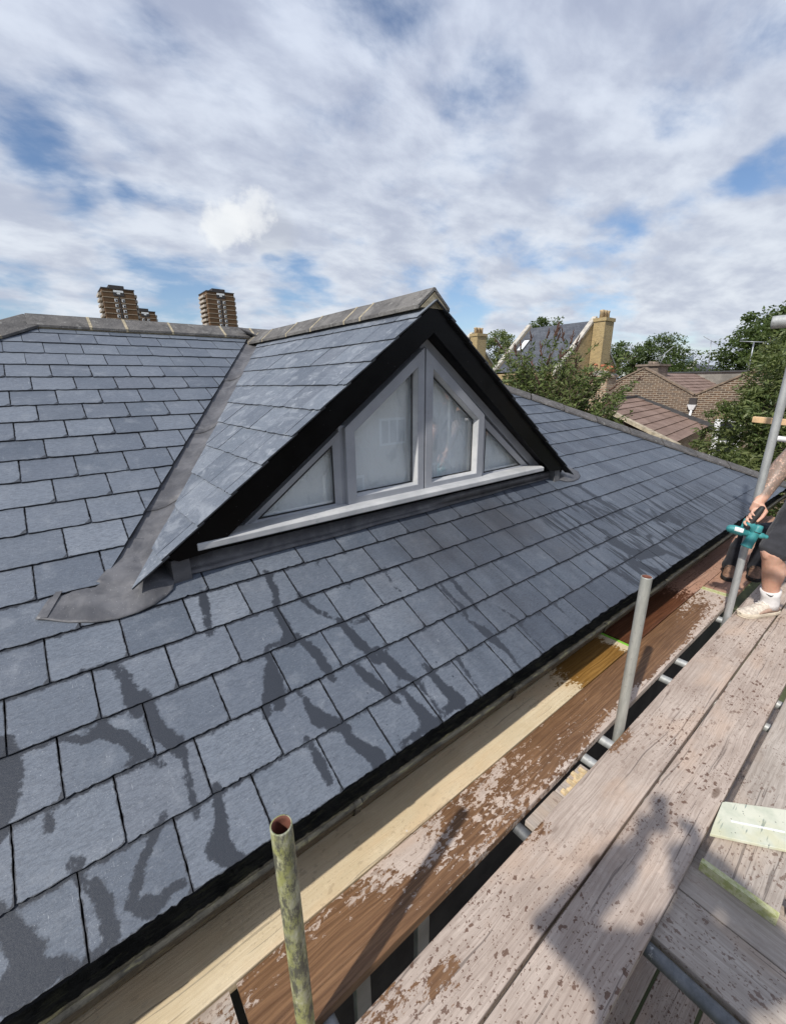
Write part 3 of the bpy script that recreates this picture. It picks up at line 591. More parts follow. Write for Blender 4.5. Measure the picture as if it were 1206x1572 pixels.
# bed under the slates, other slopes
b = MB()
for h in (-.030,):
    xl, xr = YE-5.06, 8.66-YE
    A_, B_, C_, D_ = rp(xl, 0, h), rp(xr, 0, h), rp(8.66-YR, (YR-YE)*CC, h), rp(YR-5.06, (YR-YE)*CC, h)
    def sp(Y): return (Y-YE)*CC
    yb = 2.16
    # front slope in pieces round the dormer opening
    b.add([A_, B_, rp(8.66-yb, sp(yb), h), rp(2*XC-xv(yb), sp(yb), h), rp(xv(yb), sp(yb), h), rp(yb-5.06, sp(yb), h)], [(0, 1, 2, 3, 4, 5)])
    b.add([rp(yb-5.06, sp(yb), h), rp(xv(yb), sp(yb), h), rp(XC, sp(YV), h), rp(XC, sp(YR), h), D_], [(0, 1, 2, 3, 4)])
    b.add([rp(2*XC-xv(yb), sp(yb), h), rp(8.66-yb, sp(yb), h), C_, rp(XC, sp(YR), h), rp(XC, sp(YV), h)], [(0, 1, 2, 3, 4)])
    E_, F_ = Vector((xr, 2*YR-YE, ZE+.0)), Vector((xl, 2*YR-YE, ZE+.0))
b.build('roof_deck', M_UNDER, house)
b = MB(); b.add([B_, E_, C_], [(0, 1, 2)]); b.add([C_, E_, F_, D_], [(0, 1, 2, 3)]); b.add([D_, F_, A_], [(0, 1, 2)])
b.build('rear_slope', M_FSLATE, house)
b = MB(); b.box(-3.75, 7.35, 1.34, 8.75, GROUND, -.06); b2 = MB(); b2.box(-3.75, 7.35, 1.338, 1.6, -.059, .33); b2.build('wall', M_RBRICK, house); b.build('wall', plain('shade dark render', (.030, .028, .025), .9, .5, 3), house)  # pale strip toned to bounce light; lower wall blackened to stand for gap shade

# ridge and hip tiles
def ridge_tile(p0, p1, drop, leg, mat, parent, thick=.016, name='ridge_tile', mortar=True, lift=0.0):
    p0, p1 = Vector(p0), Vector(p1); t = (p1-p0).normalized(); side = t.cross(Vector((0, 0, 1))).normalized(); up = side.cross(t).normalized()
    if up.z < 0: up = -up
    def prof(e, r0=.016):
        o = []; n = 4
        dn = math.atan2(drop, 1.0)
        L = Vector((-math.cos(dn), -math.sin(dn))); R = Vector((math.cos(dn), -math.sin(dn)))
        outer = [L*leg, L*leg*.5, L*r0*1.6, Vector((L.x*r0*.6, -r0*.18)), Vector((R.x*r0*.6, -r0*.18)), R*r0*1.6, R*leg*.5, R*leg]
        inn = [q-Vector((0, (thick+e)/math.cos(dn))) for q in outer]
        outer = [q+Vector((0, e)) for q in outer]
        return outer+inn[::-1]
    def extr(b, a, c, e, mi, dl=0.0):
        pr = prof(e); A = [a+side*q.x+up*(q.y+lift) for q in pr]; B = [c+side*q.x+up*(q.y+lift+dl) for q in pr]; n = len(pr)
        b.add(A+B, [(i, (i+1) % n, n+(i+1) % n, n+i) for i in range(n)], mi, False)
        h = n//2
        b.add(A, [(i, i+1, n-2-i, n-1-i) for i in range(h-1)], mi); b.add(B, [(i+1, i, n-1-i, n-2-i) for i in range(h-1)], mi)
    b = MB(); L = (p1-p0).length; gp = .009
    extr(b, p0+t*gp, p1-t*gp, 0, 0, random.uniform(-.004, .004))
    if mortar: extr(b, p1-t*(gp+.001), p1+t*(gp+.003), .001+random.uniform(0, .002), 1)
    return b.build(name, [mat, M_MORTAR], parent, merge=True)
ZR = rp(0, sp(YR)).z
rx = [-0.02, .43, .71, 1.10, 1.61, 1.94, 2.35, 2.8, 3.25, 3.62]
for a, c in zip(rx[:-1], rx[1:]): ridge_tile((a, YR, ZR+.055), (c, YR, ZR+.055), .62, .20, M_RIDGE, roof)
# mortar bed under the tiles
b = MB()
for sgn in (1,):
    b.box(.0, 3.6, YR-.155, YR+.155, ZR-.085, ZR-.045)
b.build('mortar_bed', M_MORTAR, roof)
hip = Vector((1, -1, -T)); hl = hip.length; hip.normalize()
p = Vector((3.62, YR, ZR+.035)); n_h = 13; tot = (YR-YE)*hl/ (1.0)
for i in range(n_h):
    L = tot/n_h; ridge_tile(p+hip*L*i, p+hip*L*(i+1), .40, .185, M_HIP, roof, name='hip_tile', mortar=False, lift=.004*(i % 2))
hip2 = Vector((-1, -1, -T)).normalized(); p = Vector((-.02, YR, ZR+.05))
for i in range(n_h):
    L = tot/n_h; ridge_tile(p+hip2*L*i, p+hip2*L*(i+1), .45, .19, M_RIDGE, roof, name='hip_tile')
def hip_bed():
    b = MB(); w = Vector((1, 1, 0)).normalized()
    a = Vector((3.62, YR, ZR-.04)); c = a+hip*tot
    b.hexa([a-w*.13+Vector((0, 0, -.075)), a+w*.13+Vector((0, 0, -.075)), c+w*.13+Vector((0, 0, -.075)), c-w*.13+Vector((0, 0, -.075))], [a-w*.10, a+w*.10, c+w*.10, c-w*.10])
    b.build('hip_bed', M_UNDER, roof)
hip_bed()

# ---- dormer
def ring(b, outer, inner, y0, y1, mat=0, y_in=None):
    n = len(outer); yi = y0 if y_in is None else y_in
    A = [(p[0], y0, p[1]) for p in outer]; B = [(p[0], yi, p[1]) for p in inner]; Cc = [(p[0], y1, p[1]) for p in outer]; Dd = [(p[0], y1, p[1]) for p in inner]
    b.add(A+B+Cc+Dd, [q for i in range(n) for q in ((i, (i+1) % n, n+(i+1) % n, n+i), (2*n+(i+1) % n, 2*n+i, 3*n+i, 3*n+(i+1) % n), (i, 2*n+i, 2*n+(i+1) % n, (i+1) % n), (n+(i+1) % n, 3*n+(i+1) % n, 3*n+i, n+i))], mat)
def inset(poly, w):
    n = len(poly); w = w if hasattr(w, '__len__') else [w]*n; ls = []
    area = sum(poly[i][0]*poly[(i+1) % n][1]-poly[(i+1) % n][0]*poly[i][1] for i in range(n)); sg = 1 if area > 0 else -1
    for i in range(n):
        p, q = Vector(poly[i]), Vector(poly[(i+1) % n]); d = (q-p).normalized(); nn = Vector((-d.y, d.x))*sg; ls.append((p+nn*w[i], d))
    out = []
    for i in range(n):
        (p, d), (q, e) = ls[i-1], ls[i]; den = d.x*e.y-d.y*e.x; t = ((q-p).x*e.y-(q-p).y*e.x)/den; r = p+d*t; out.append((r.x, r.y))
    return out
E0 = EYE
dorm = MB()
gz = lambda y: rp(0, sp(y)).z
# gable wall below the sill, black boarded, and the cheeks' inner lining
dorm.hexa([(.36, 2.125, gz(2.125)-.06), (3.54, 2.125, gz(2.125)-.06), (3.54, 2.20, gz(2.2)-.06), (.36, 2.20, gz(2.2)-.06)],
          [(.36, 2.125, 1.00), (3.54, 2.125, 1.00), (3.54, 2.20, 1.00), (.36, 2.20, 1.00)])
dormer = dorm.build('dormer', M_BLACK, house)
def barge(sg):
    b = MB(); y0, y1 = 2.045, 2.075
    def X(x): return XC+sg*(x-XC)
    ztop = lambda x: 2.206-TD*(XC-x)
    poly = [(X(XC), 2.206), (X(.295), ztop(.295)), (X(.335), .966), (X(.45), .975), (X(.50), .982), (X(XC), 2.045)]
    b.prism(poly, 1, y0, y1)
    # soffit between the board and the frame
    b.hexa([(X(XC), y1, 2.049), (X(.46), y1, .985), (X(.46), 2.20, .985), (X(XC), 2.20, 2.049)], [(X(XC), y1, 2.232-.10), (X(.30), y1, .995), (X(.30), 2.20, .995), (X(XC), 2.20, 2.232-.10)])
    return b.build('bargeboard', M_BLACK, dormer, merge=True)
barge(1); barge(-1)
# frame, casements, panes
fr = MB()
tri = [(.44, 1.005), (3.46, 1.005), (XC, 2.105)]
ring(fr, tri, inset(tri, [.012, .095, .095]), 2.150, 2.215)
for xa in (1.312, 2.566): fr.box(xa-.018, xa+.022, 2.1505, 2.214, 1.008, 1.515)
fr.box(XC-.018, XC+.018, 2.152, 2.214, 1.0, 1.99)
L_ = [(.655, 1.017), (1.300, 1.017), (1.300, 1.487)]; ring(fr, L_, inset(L_, [.034, .044, .040]), 2.145, 2.20, 0, 2.165)
R_ = [(2.590, 1.017), (3.245, 1.017), (2.590, 1.487)]; ring(fr, R_, inset(R_, [.034, .040, .044]), 2.145, 2.20, 0, 2.165)
frame = fr.build('window_frame', M_FRAME, dormer, bevel=.003, merge=True)
M_GAPRING = plain('dark gap ring', (.03, .03, .03), .7)
def casement(poly, w):
    b = MB(); i1 = inset(poly, w); i2 = inset(i1, .012)
    ring(b, poly, i1, 2.118, 2.20); g = MB(); ring(g, i1, i2, 2.1215, 2.188, 0, 2.150); g.build('glazing_bead', M_SILL, dormer, merge=True)  # bead takes the paler sill paint to imitate brightly lit bevels
    b.build('casement', M_FRAME, dormer, bevel=.003, merge=True)
    pane(i2)
def pane(poly):
    b = MB(); b.prism(inset(poly, -.006), 1, 2.170, 2.174); b.build('window_pane', M_GLASS, dormer, merge=True)
    b = MB(); ring(b, poly, inset(poly, .007), 2.1635, 2.1695); b.build('gap_ring', M_GAPRING, dormer, merge=True)  # dark ring added to stand for the shaded gap round the sheeting
casement([(1.322, 1.012), (1.944, 1.012), (1.944, 1.965), (1.322, 1.504)], [.068, .056, .062, .066])
casement([(1.956, 1.012), (2.560, 1.012), (2.560, 1.512), (1.956, 1.962)], [.062, .066, .062, .066])
pane(inset(L_, [.034, .044, .040])); pane(inset(R_, [.034, .040, .044]))
b = MB(); b.prism([(2.035, .998), (2.035, 1.030), (2.062, 1.038), (2.149, 1.008+.040-.006), (2.149, 1.0), (2.10, .990), (2.06, .990)], 0, .425, 3.29)
b.build('window_sill', M_SILL, dormer, bevel=.004, merge=True)
# polythene hung inside the room, behind the glass
pv = []; pf = []; nx, nz = 70, 40
for i in range(nx+1):
    for j in range(nz+1):
        X = .62+(3.28-.62)*i/nx; zt = 1.99-(abs(X-XC))*.733; zz = 1.005+(zt-1.005)*j/nz
        w = mnoise.noise(Vector((X*3.2, zz*1.6, 3)))*.014+mnoise.noise(Vector((X*11+zz*3, zz*2.2, 7)))*.008+.012*abs(mnoise.noise(Vector((X*2+zz*2, zz*5, 1))))
        pv.append((X, 2.212+w, zz))
pf = [(i*(nz+1)+j, (i+1)*(nz+1)+j, (i+1)*(nz+1)+j+1, i*(nz+1)+j+1) for i in range(nx) for j in range(nz)]
b = MB(); b.add(pv, pf, 0, True); b.build('polythene_sheet', M_POLY, dormer)
# dark room lining behind
b = MB(); b.add([(.45, 2.5, 1.0), (3.45, 2.5, 1.0), (XC, 2.5, 2.1)], [(0, 1, 2)]); b.build('room_lining', plain('room lining', (0.25, 0.24, 0.23)), dormer)
# dormer slopes
OD = Vector((.26, 0, ZA-TD*(XC-.26))); UD = Vector((0, 1, 0)); SDv = Vector((1, 0, TD))/CD; ND = Vector((-TD, 0, 1))/CD
kx = (xv(4.0)-xv(2.0))/2.0
def planes_d(kk, u, s0): return [(-kx, 1/CD, .26-xv(0)-.085), (0, -1, (XC-.26)*CD-.004)]
ph_d = lambda kk: 2.23 if kk % 2 else 2.355
res_d = lambda u, s: (6, 5)
tl = [(i, i*GAUGE) for i in range(-1, 11)]
sl = slate_field('slate_covering', M_SLATE_D, dormer, OD, UD, SDv, ND, 2.018, 5.02, tl, ph_d, planes_d, res_d)
OR = Vector((2*XC-.26, 0, OD.z)); SR = Vector((-1, 0, TD))/CD; NR = Vector((TD, 0, 1))/CD
slate_field('slate_covering', M_SLATE, dormer, OR, UD, SR, NR, 2.018, 5.02, tl, ph_d, planes_d, lambda u, s: (3, 2))
b = MB()
for sg in (1, -1):
    q = [Vector((.29, 2.04, ZA-TD*(XC-.29)-.03)), Vector((XC, 2.04, ZA-.03)), Vector((XC, YR, ZA-.03)), Vector((xv(2.04)+.0, 2.04, ZA-TD*(XC-xv(2.04))-.03))]
    q = [q[0], q[1], q[2], Vector((xv(2.15), 2.15, ZA-TD*(XC-xv(2.15))-.03))]
    q = [Vector((XC+sg*(v.x-XC), v.y, v.z)) for v in q]; b.add(q, [(0, 1, 2, 3)])
    # undercloak strip showing at the verge
    A = Vector((.17, 2.026, ZA-TD*(XC-.17)-.014)); B = Vector((XC-.13, 2.026, ZA-TD*.13-.014))
    q = [A, B, B+Vector((0, .06, 0)), A+Vector((0, .06, 0))]; q = [Vector((XC+sg*(v.x-XC), v.y, v.z)) for v in q]; b.hexa([v-Vector((0, 0, .005)) for v in q], q)
b.build('dormer_deck', M_UNDER, dormer)
dy = [2.035, 2.66, 2.87, 3.39, 3.86, 4.42, 4.80, 5.0]
for a, c in zip(dy[:-1], dy[1:]): ridge_tile((XC, c, ZA+.058), (XC, a, ZA+.058), .82, .170, M_RIDGE, dormer, mortar=a > 2.1)
b = MB(); b.prism([(XC-.11, ZA-.06), (XC, ZA+.030), (XC+.11, ZA-.06)], 1, 2.042, 4.95); b.build('mortar_bed', M_MORTAR, dormer)
# valleys
def valley(sg):
    b = MB(); ys = [(2.12, 2.62), (2.58, 3.30), (3.26, 4.05), (4.01, 4.92)]
    for i, (ya, yb_) in enumerate(ys):
        rows = []
        for q in range(9):
            Y = ya+(yb_-ya)*q/8; e = -.027+.0012*i+.0030*(1-q/8)+mnoise.noise(Vector((Y*5, i, sg)))*.0015
            xl_ = xv(Y); row = []
            for dx in (-.20, -.15, -.10, -.05, -.008, .012, .05, .11, .17):
                X = xl_+dx; zz = (ZE+T*(Y-YE)) if dx <= 0 else (ZA-TD*(XC-X))
                zz = max(zz, ZE+T*(Y-YE)) + e + (.010 if -.01 < dx < .02 else 0)+mnoise.noise(Vector((X*9, Y*9, 0)))*.0012
                row.append((XC+sg*(X-XC), Y, zz))
            rows.append(row)
        m = len(rows[0]); b.add([p for r in rows for p in r], [(q*m+j, q*m+j+1, (q+1)*m+j+1, (q+1)*m+j) for q in range(8) for j in range(m-1)], 0, True)
    o = b.build('valley_flashing', M_LEAD, house); md = o.modifiers.new('thick', 'SOLIDIFY'); md.thickness = .003; md.offset = -1
valley(1); valley(-1)
def sheet(name, outline, hfun, parent, mat, n=3, mirror=False):
    bm = bmesh.new(); vs = [bm.verts.new((u, s, 0)) for u, s in outline]; f = bm.faces.new(vs)
    bmesh.ops.triangulate(bm, faces=[f]); 
    for _ in range(n): bmesh.ops.subdivide_edges(bm, edges=[e for e in bm.edges if e.calc_length() > .022], cuts=1, use_grid_fill=False); bmesh.ops.triangulate(bm, faces=bm.faces[:])
    bmesh.ops.beautify_fill(bm, faces=bm.faces[:], edges=bm.edges[:])
    for v in bm.verts:
        u, s = v.co.x, v.co.y; v.co = rp(u, s, hfun(u, s))
    bmesh.ops.recalc_face_normals(bm, faces=bm.faces[:])
    me = bpy.data.meshes.new(name); bm.to_mesh(me); bm.free(); me.materials.append(mat)
    for q in me.polygons: q.use_smooth = True
    o = bpy.data.objects.new(name, me); C.objects.link(o); adopt(o, parent)
    md = o.modifiers.new('thick', 'SOLIDIFY'); md.thickness = .0035; md.offset = 1
    return o
def h_sad(u, s):
    n = mnoise.noise(Vector((u*14, s*14, 2)))*.003+mnoise.noise(Vector((u*40, s*40, 5)))*.0012
    lump = .030*math.exp(-((u-.20)/.085)**2-((s-1.20)/.09)**2)
    rt = u > .012+(s-1.26)*.517
    base = .0045-(.029*max(0, min(1, (s-1.250)/.012)) if not rt else .024*max(0, min(1, (s-1.31)/.10)))
    if s >= 1.25: n *= .4; lump *= max(0, 1-(s-1.25)/.12)
    return base+n+lump
sheet('saddle_flashing', [(-.205, 1.150), (-.139, 1.268), (-.071, 1.272), (-.007, 1.270), (.049, 1.345), (.089, 1.395), (.17, 1.55), (.28, 1.50), (.33, 1.30), (.345, 1.175), (.315, 1.172), (.290, 1.112), (.25, 1.078), (.202, 1.054), (.133, 1.038), (.055, 1.034), (-.026, 1.052), (-.106, 1.090), (-.178, 1.136)], h_sad, house, M_LEAD, 4)
sheet('saddle_flashing', [(3.52, 1.19), (3.56, 1.31), (3.70, 1.40), (3.86, 1.33), (3.97, 1.27), (4.00, 1.20), (3.95, 1.135), (3.86, 1.10), (3.76, 1.090), (3.66, 1.105), (3.60, 1.15)], lambda u, s: .0055+.002*mnoise.noise(Vector((u*12, s*12, 1)))+.02*math.exp(-((u-3.70)/.08)**2-((s-1.25)/.08)**2), house, M_LEAD, 4)
# folded end of the saddle: thin welt
b = MB(); q = [rp(-.19, 1.146, .008), rp(-.168, 1.140, .009), rp(-.105, 1.262, .009), rp(-.128, 1.266, .008)]; b.hexa([v-N0*.003 for v in q], q)
b.build('flashing_welt', M_LEAD, house)
# lead upstand wrapping the foot of the dormer, and the apron
b = MB()
for sg in (1, -1):
    b = MB(); X = lambda x: XC+sg*(x-XC)
    q = [(X(.305), 2.055, gz(2.055)-.01), (X(.385), 2.055, gz(2.055)-.01), (X(.385), 2.12, gz(2.12)-.01), (X(.285), 2.20, gz(2.2)-.01)]
    t = [(X(.305), 2.062, .968), (X(.385), 2.062, .972), (X(.385), 2.12, .975), (X(.285), 2.20, .965)]
    b.hexa(q, t); b.build('lead_upstand', M_LEAD, house, merge=True)
ap = MB(); rows = []
for i in range(81):
    u = .31+(3.60-.31)*i/80; lo = 1.172+.003*math.sin(u*9)+.035*max(0, (u-1.2)/2.4)
    w = mnoise.noise(Vector((u*6, 0, 0)))*.002
    pts = [rp(u, lo, .0045+w), rp(u, lo+.03, .006+w), rp(u, sp(2.117), .009+w)]; pts.append(Vector((u, 2.121, gz(2.12)+.06)))
    rows.append(pts)
ap.add([p for r in rows for p in r], [(i*4+j, (i+1)*4+j, (i+1)*4+j+1, i*4+j+1) for i in range(80) for j in range(3)], 0, True)
o = ap.build('apron_flashing', M_LEAD, house); md = o.modifiers.new('thick', 'SOLIDIFY'); md.thickness = .0035; md.offset = 1
# gutter, fascia
def profile(b, prof, x0, x1, n=60, wob=.002, mat=0):
    rows = []
    for i in range(n+1):
        x = x0+(x1-x0)*i/n; dy_, dz_ = mnoise.noise(Vector((x*1.7, 0, 4)))*wob, mnoise.noise(Vector((x*2.3, 5, 4)))*wob
        rows.append([(x, y+dy_, z+dz_) for y, z in prof])
    m = len(prof); b.add([p for r in rows for p in r], [(i*m+j, (i+1)*m+j, (i+1)*m+(j+1) % m, i*m+(j+1) % m) for i in range(n) for j in range(m)], mat, True)
    b.f += [tuple(range(len(b.v)-m, len(b.v)))]; b.mi.append(mat); b.sm.append(False)
gt = MB()
out = [(.972, .312), (.984, .318), (.992, .310), (.998, .268), (1.03, .238), (1.08, .232), (1.12, .25), (1.14, .30), (1.148, .30), (1.128, .243), (1.085, .222), (1.025, .228), (.989, .262), (.982, .300), (.974, .304)]
profile(gt, out, YE-5.2, 8.55-YE, 70, .004)
gut = gt.build('gutter', M_GUTTER, house)
for i in range(9):
    b = MB(); x = -3.1+.92*i
    prof = [(.968, .314), (.980, .324), (.990, .318), (.976, .298), (.984, .258), (1.022, .222), (1.085, .214), (1.15, .24), (1.15, .25), (1.085, .224), (1.024, .232), (.992, .262)]
    profile(b, prof, x, x+.028, 2, 0); b.build('gutter_bracket', M_GUTTER, house, merge=True)
b = MB(); b.box(-3.9, 7.5, 1.155, 1.18, .10, .33); b.build('fascia', plain('bare timber fascia', (.42, .32, .20), .8, .3, 8), house)  # tan tone picked to bounce light into the shade under the gutter
# ------------------------------------------------------------------ scaffold: boards
BOARD_G = 'scaffold boards of the working platform'
def board(label, x0, x1, y0, y1, mat, top=0.0, wet=None, bands=(), group=BOARD_G, along='X', thick=.038, band_mat=None, name='scaffold_board', res=.05):
    """a plank along local X, its top at z = top; wet(x, y) gives how soaked it is"""
    L, Wd = (x1-x0, y1-y0) if along == 'X' else (y1-y0, x1-x0)
    o = root(name, label, 'board', (x0, y0, top) if along == 'X' else (x1, y0, top), group)
    if along != 'X': o.rotation_euler = (0, 0, PI/2)
    n = max(4, int(L/res)); m = 8; e = .004
    ys = [0, e*.3, e]+[e+(Wd-2*e)*q/m for q in range(1, m)]+[Wd-e, Wd-e*.3, Wd]
    zs = [-e, -e*.3, 0]+[0]*(m-1)+[0, -e*.3, -e]
    prof = list(zip(ys, zs))+[(Wd, -thick), (0, -thick)]
    sd = random.uniform(0, 50); bow = random.uniform(-.003, .003); V = []; Wt = []
    for i in range(n+1):
        x = L*i/n
        for q, (yy, zz) in enumerate(prof):
            dy = mnoise.noise(Vector((x*2.2, sd, 0 if yy < Wd/2 else 9)))*.0022 if q in (0, 1, 2, m+2, m+3, m+4, m+5, m+6) else 0
            dz = mnoise.noise(Vector((x*1.1, yy*6, sd)))*.0015+bow*math.sin(PI*x/L)
            V.append((x, yy+dy, zz+dz)); Wt.append(wet(x+x0, yy+y0) if wet else 0.0)
    k_ = len(prof)
    F = [(i*k_+j, (i+1)*k_+j, (i+1)*k_+(j+1) % k_, i*k_+(j+1) % k_) for i in range(n) for j in range(k_)]
    F = [f[::-1] for f in F]+[tuple(range(k_)), tuple(reversed(range(n*k_, (n+1)*k_)))]
    b = MB(); b.add(V, F); b.at = {'wet': Wt}
    pl = b.build('plank', mat); pl.parent = o
    for t in bands:
        c = MB(); a0, a1 = (t-.0015, t+.021) if t < L/2 else (t-.021, t+.0015)
        c.box(a0, a1, -.002, Wd+.002, -thick-.002, .0025); hb = c.build('end_band', band_mat or M_HOOP, bevel=.001); hb.parent = o
    return o
def bump1(v, c, r): return math.exp(-((v-c)/r)**2)
def wet_b(x, y):
    v = .30+.42*bump1(x, .35, .45)*(1.35-3.2*(y-.72))+.34*bump1(x, 1.75, .55)+.55*bump1(x, 2.75, .55)+.25*bump1(x, 3.6, .5)+.14*bump1(x, 1.0, .3)
    v -= .55*max(0, 1-(y-.715)/.075)*bump1(x, 2.65, .9)+.15*bump1(x, .75, .2)*bump1(y, .9, .08)
    return max(.05, min(1.0, v))
def wet_y(x, y):
    return max(0, min(1, .95*bump1(x, 2.5, .45)-.25*bump1(x, 2.78, .08)+.15*bump1(x, 1.8, .25)-.05))
def wet_r(x, y): return max(0.05, min(1, .35+.62*bump1(x, 3.25, .75)-.2*bump1(x, 4.4, .6)))
board('soaked brown scaffold board with pale dry flecks, between the yellow board and the gap', .112, 4.17, .719, .947, M_WETB, wet=wet_b, bands=(4.058,))
board('dirty weathered board ending where the soaked brown board starts, behind the lichen tube', -2.4, .088, .717, .945, M_BOARD_G, wet=lambda x, y: .45)
board('clean new yellow board lying below the gutter', -2.4, 2.822, .953, 1.162, M_YELLOW, wet=wet_y, bands=(5.222,), band_mat=M_STRAP)
board('reddish wet board continuing past the lime green band under the gutter', 2.842, 7.2, .953, 1.165, M_PINK, wet=wet_r)
board('reddish board past the yellow green hoop by the far scaffold tube', 4.192, 7.4, .722, .948, M_PINK, wet=lambda x, y: .28, bands=(.0,))
board('narrow shaded pale board against the house wall behind the yellow board', -2.4, 7.2, 1.170, 1.325, M_YELLOW, top=-.012, wet=lambda x, y: .12)
board('long dusty board on which the man in the white trainers stands, nearest the gap', -1.6, 6.4, .430, .648, M_BOARD, wet=lambda x, y: .20+.35*bump1(x, .35, .22)*bump1(y, .6, .08)+.42*bump1(x, 1.98, .14)*bump1(y, .635, .045)+.34*bump1(x, 1.22, .10)*bump1(y, .63, .05)+.30*bump1(x, .62, .10)*bump1(y, .56, .05), bands=())
board('long dusty board between the gap-side board and the green painted offcut', -1.5, 6.6, .206, .420, M_BOARD, wet=lambda x, y: .1)
board('dusty board ending in a yellow green hoop under the green painted offcut', 1.603, 5.4, -.042, .180, M_BOARD_G, wet=lambda x, y: .08, bands=(0.0,))
board('half hidden board beyond the hooped board at the right', 1.66, 5.4, -.275, -.058, M_BOARD_G, wet=lambda x, y: .08)
board('crosswise board lying under the hooped board end', 1.478, 1.702, -1.5, .705, M_BOARD_G, top=-.041, along='Y', wet=lambda x, y: .05)
board('crosswise board beside the bare grey tube at lower right', 1.254, 1.474, -1.5, .708, M_BOARD_G, top=-.041, along='Y', wet=lambda x, y: .05)
# a broken, pale end showing in the gap
b = MB()
for i in range(9):
    y0 = .560+random.uniform(0, .05); x = 1.485+.024*i; b.box(x, x+.021, y0, .700+random.uniform(-.06, .014), -.040, -.034+random.uniform(0, .008))
tag(b.build('wood_scrap', M_SPLIT), 'splintered pale softwood end lying in the gap between the boards', 'wood scrap')
for i, y0 in enumerate((-.04, -.27, -.50)):
    board(['board under the photographer, next to the long dusty boards', 'board under the photographer, second from the long dusty boards', 'outermost board under the photographer'][i], -2.0, .74, y0, y0+.222, M_BOARD_G, wet=lambda x, y: .1)
low_l = ['lower deck board seen between the crosswise board and the grey tube', 'lower deck board nearest the house, deep in the opening', 'lower deck board in dappled sun under the grey tube', 'outer lower deck board at the bottom edge', 'lower deck board far below the gap beside the standards', 'lower deck board far below the soaked brown board', 'lower deck board against the house wall far below the gutter', 'lower deck board far below the hooped board', 'outermost lower deck board far below the half hidden board']
for i, y0 in enumerate((.10, .345, -.145, -.39, .60, .85, 1.08, -.64, -.89)):
    board(low_l[i], .2, 6.2, y0, y0+.225, M_BOARD, top=-2.0, wet=lambda x, y: .1, group='boards of the lower scaffold deck', res=.12)
# green painted offcut
def _ply(k):
    o = k.obj(); n = k.noise(o, 9, 6, 0.65); c = k.mix(k.step(n, 0.35, 0.65), (0.50, 0.53, 0.42), (0.66, 0.66, 0.54))
    c = k.mix(k.step(k.noise(k.scl(o, (3, 26, 1), rot=(0, 0, .2)), 2.2, 5, .6), 0.60, 0.68, 0, .75), c, (0.10, 0.16, 0.16))
    c = k.mix(k.step(k.vor(o, 45), .14, .08, 0, .8), c, (0.09, 0.10, 0.08)); c = k.mix(k.step(k.noise(o, 3, 5, .6), .52, .62, 0, .5), c, (0.60, 0.57, 0.36))
    return k.bsdf(c, 0.6, 0.4, 0, k.bump(n, 0.3, .004))
M_PLY = material('flaking green paint', _ply)
pl = [(1.735, .192), (1.78, .196), (1.93, .204), (1.945, .196), (2.30, -.20), (2.06, -.235)]
off = root('plywood_offcut', 'pale green painted plywood offcut lying across the dusty boards at right', 'plywood', (1.9, .05, .003))
b = MB(); b.prism(pl, 2, .006, .019); adopt(b.build('panel', M_PLY, bevel=.0015, merge=True), off)
b = MB(); b.hexa([(1.855, .155, .0195), (1.863, .158, .0195), (1.975, .01, .0195), (1.967, .007, .0195)], [(1.855, .155, .0205), (1.863, .158, .0205), (1.975, .01, .0205), (1.967, .007, .0205)])
adopt(b.build('paint_stripe', M_WHITE), off)

# ------------------------------------------------------------------ scaffold: tubes
R_T = .02415
def tube_thing(name, label, p0, p1, mat, group=None, open_top=False):
    b = MB(); p0, p1 = Vector(p0), Vector(p1); t = (p1-p0).normalized()
    n = 28; u = (Vector((1, 0, 0)) if abs(t.x) < .9 else Vector((0, 1, 0))); u = (u-t*u.dot(t)).normalized(); w = t.cross(u)
    L = (p1-p0).length; st = max(2, int(L/.25))
    def ringv(c, r, wob=0): return [c+(u*math.cos(2*PI*j/n)+w*math.sin(2*PI*j/n))*r*(1+wob*math.sin(7*j)) for j in range(n)]
    rows = [ringv(p0+t*L*i/st, R_T) for i in range(st)]+[ringv(p1-t*.004, R_T), ringv(p1, R_T*.985, .012), ringv(p1+t*.0006, R_T*.86, .012), ringv(p1-t*.01, R_T*.82), ringv(p1-t*.30, R_T*.82)]
    m = len(rows); cut = st+2
    for i in range(m-1):
        b.add(rows[i]+rows[i+1], [(j, (j+1) % n, n+(j+1) % n, n+j) for j in range(n)], 1 if i >= cut else 0, True)
    b.add(rows[-1], [tuple(range(n))], 1); b.add(rows[0], [tuple(reversed(range(n)))], 0)
    return tag(b.build(name, [mat, M_RUST], merge=True), label, 'scaffold tube', group)
SG = 'upright scaffold standards along the gap'; TG = 'transom tubes crossing the gap'
tube_thing('scaffold_standard', 'short upright tube with yellow lichen and a rusty open top, nearest the camera', (.232, .690, GROUND), (.222, .690, .832), M_MOSSY, SG)
tube_thing('scaffold_standard', 'plain grey upright tube standing in the gap in the middle', (2.03, .682, GROUND), (2.03, .674, .872), M_GALV_W, SG)
tube_thing('scaffold_standard', 'tall upright tube that the man with the teal tool stands beside', (3.79, .682, GROUND), (3.80, .652, 3.3), M_GALV, SG)
for x, lb in ((3.815, 'transom tube by the toe of the white trainer'), (2.985, 'first transom tube beyond the grey middle standard'), (2.72, 'second transom tube close beyond the grey middle standard'), (1.95, 'transom tube at the foot of the grey middle standard'),
              (1.77, 'transom tube beside the splintered wood end'), (.30, 'transom tube hidden below the soaked board near the lichen tube')):
    tube_thing('transom_tube', lb, (x, 1.2, -.0645), (x, .22 if x < 2.5 else -.9, -.0645), M_GALV, TG)
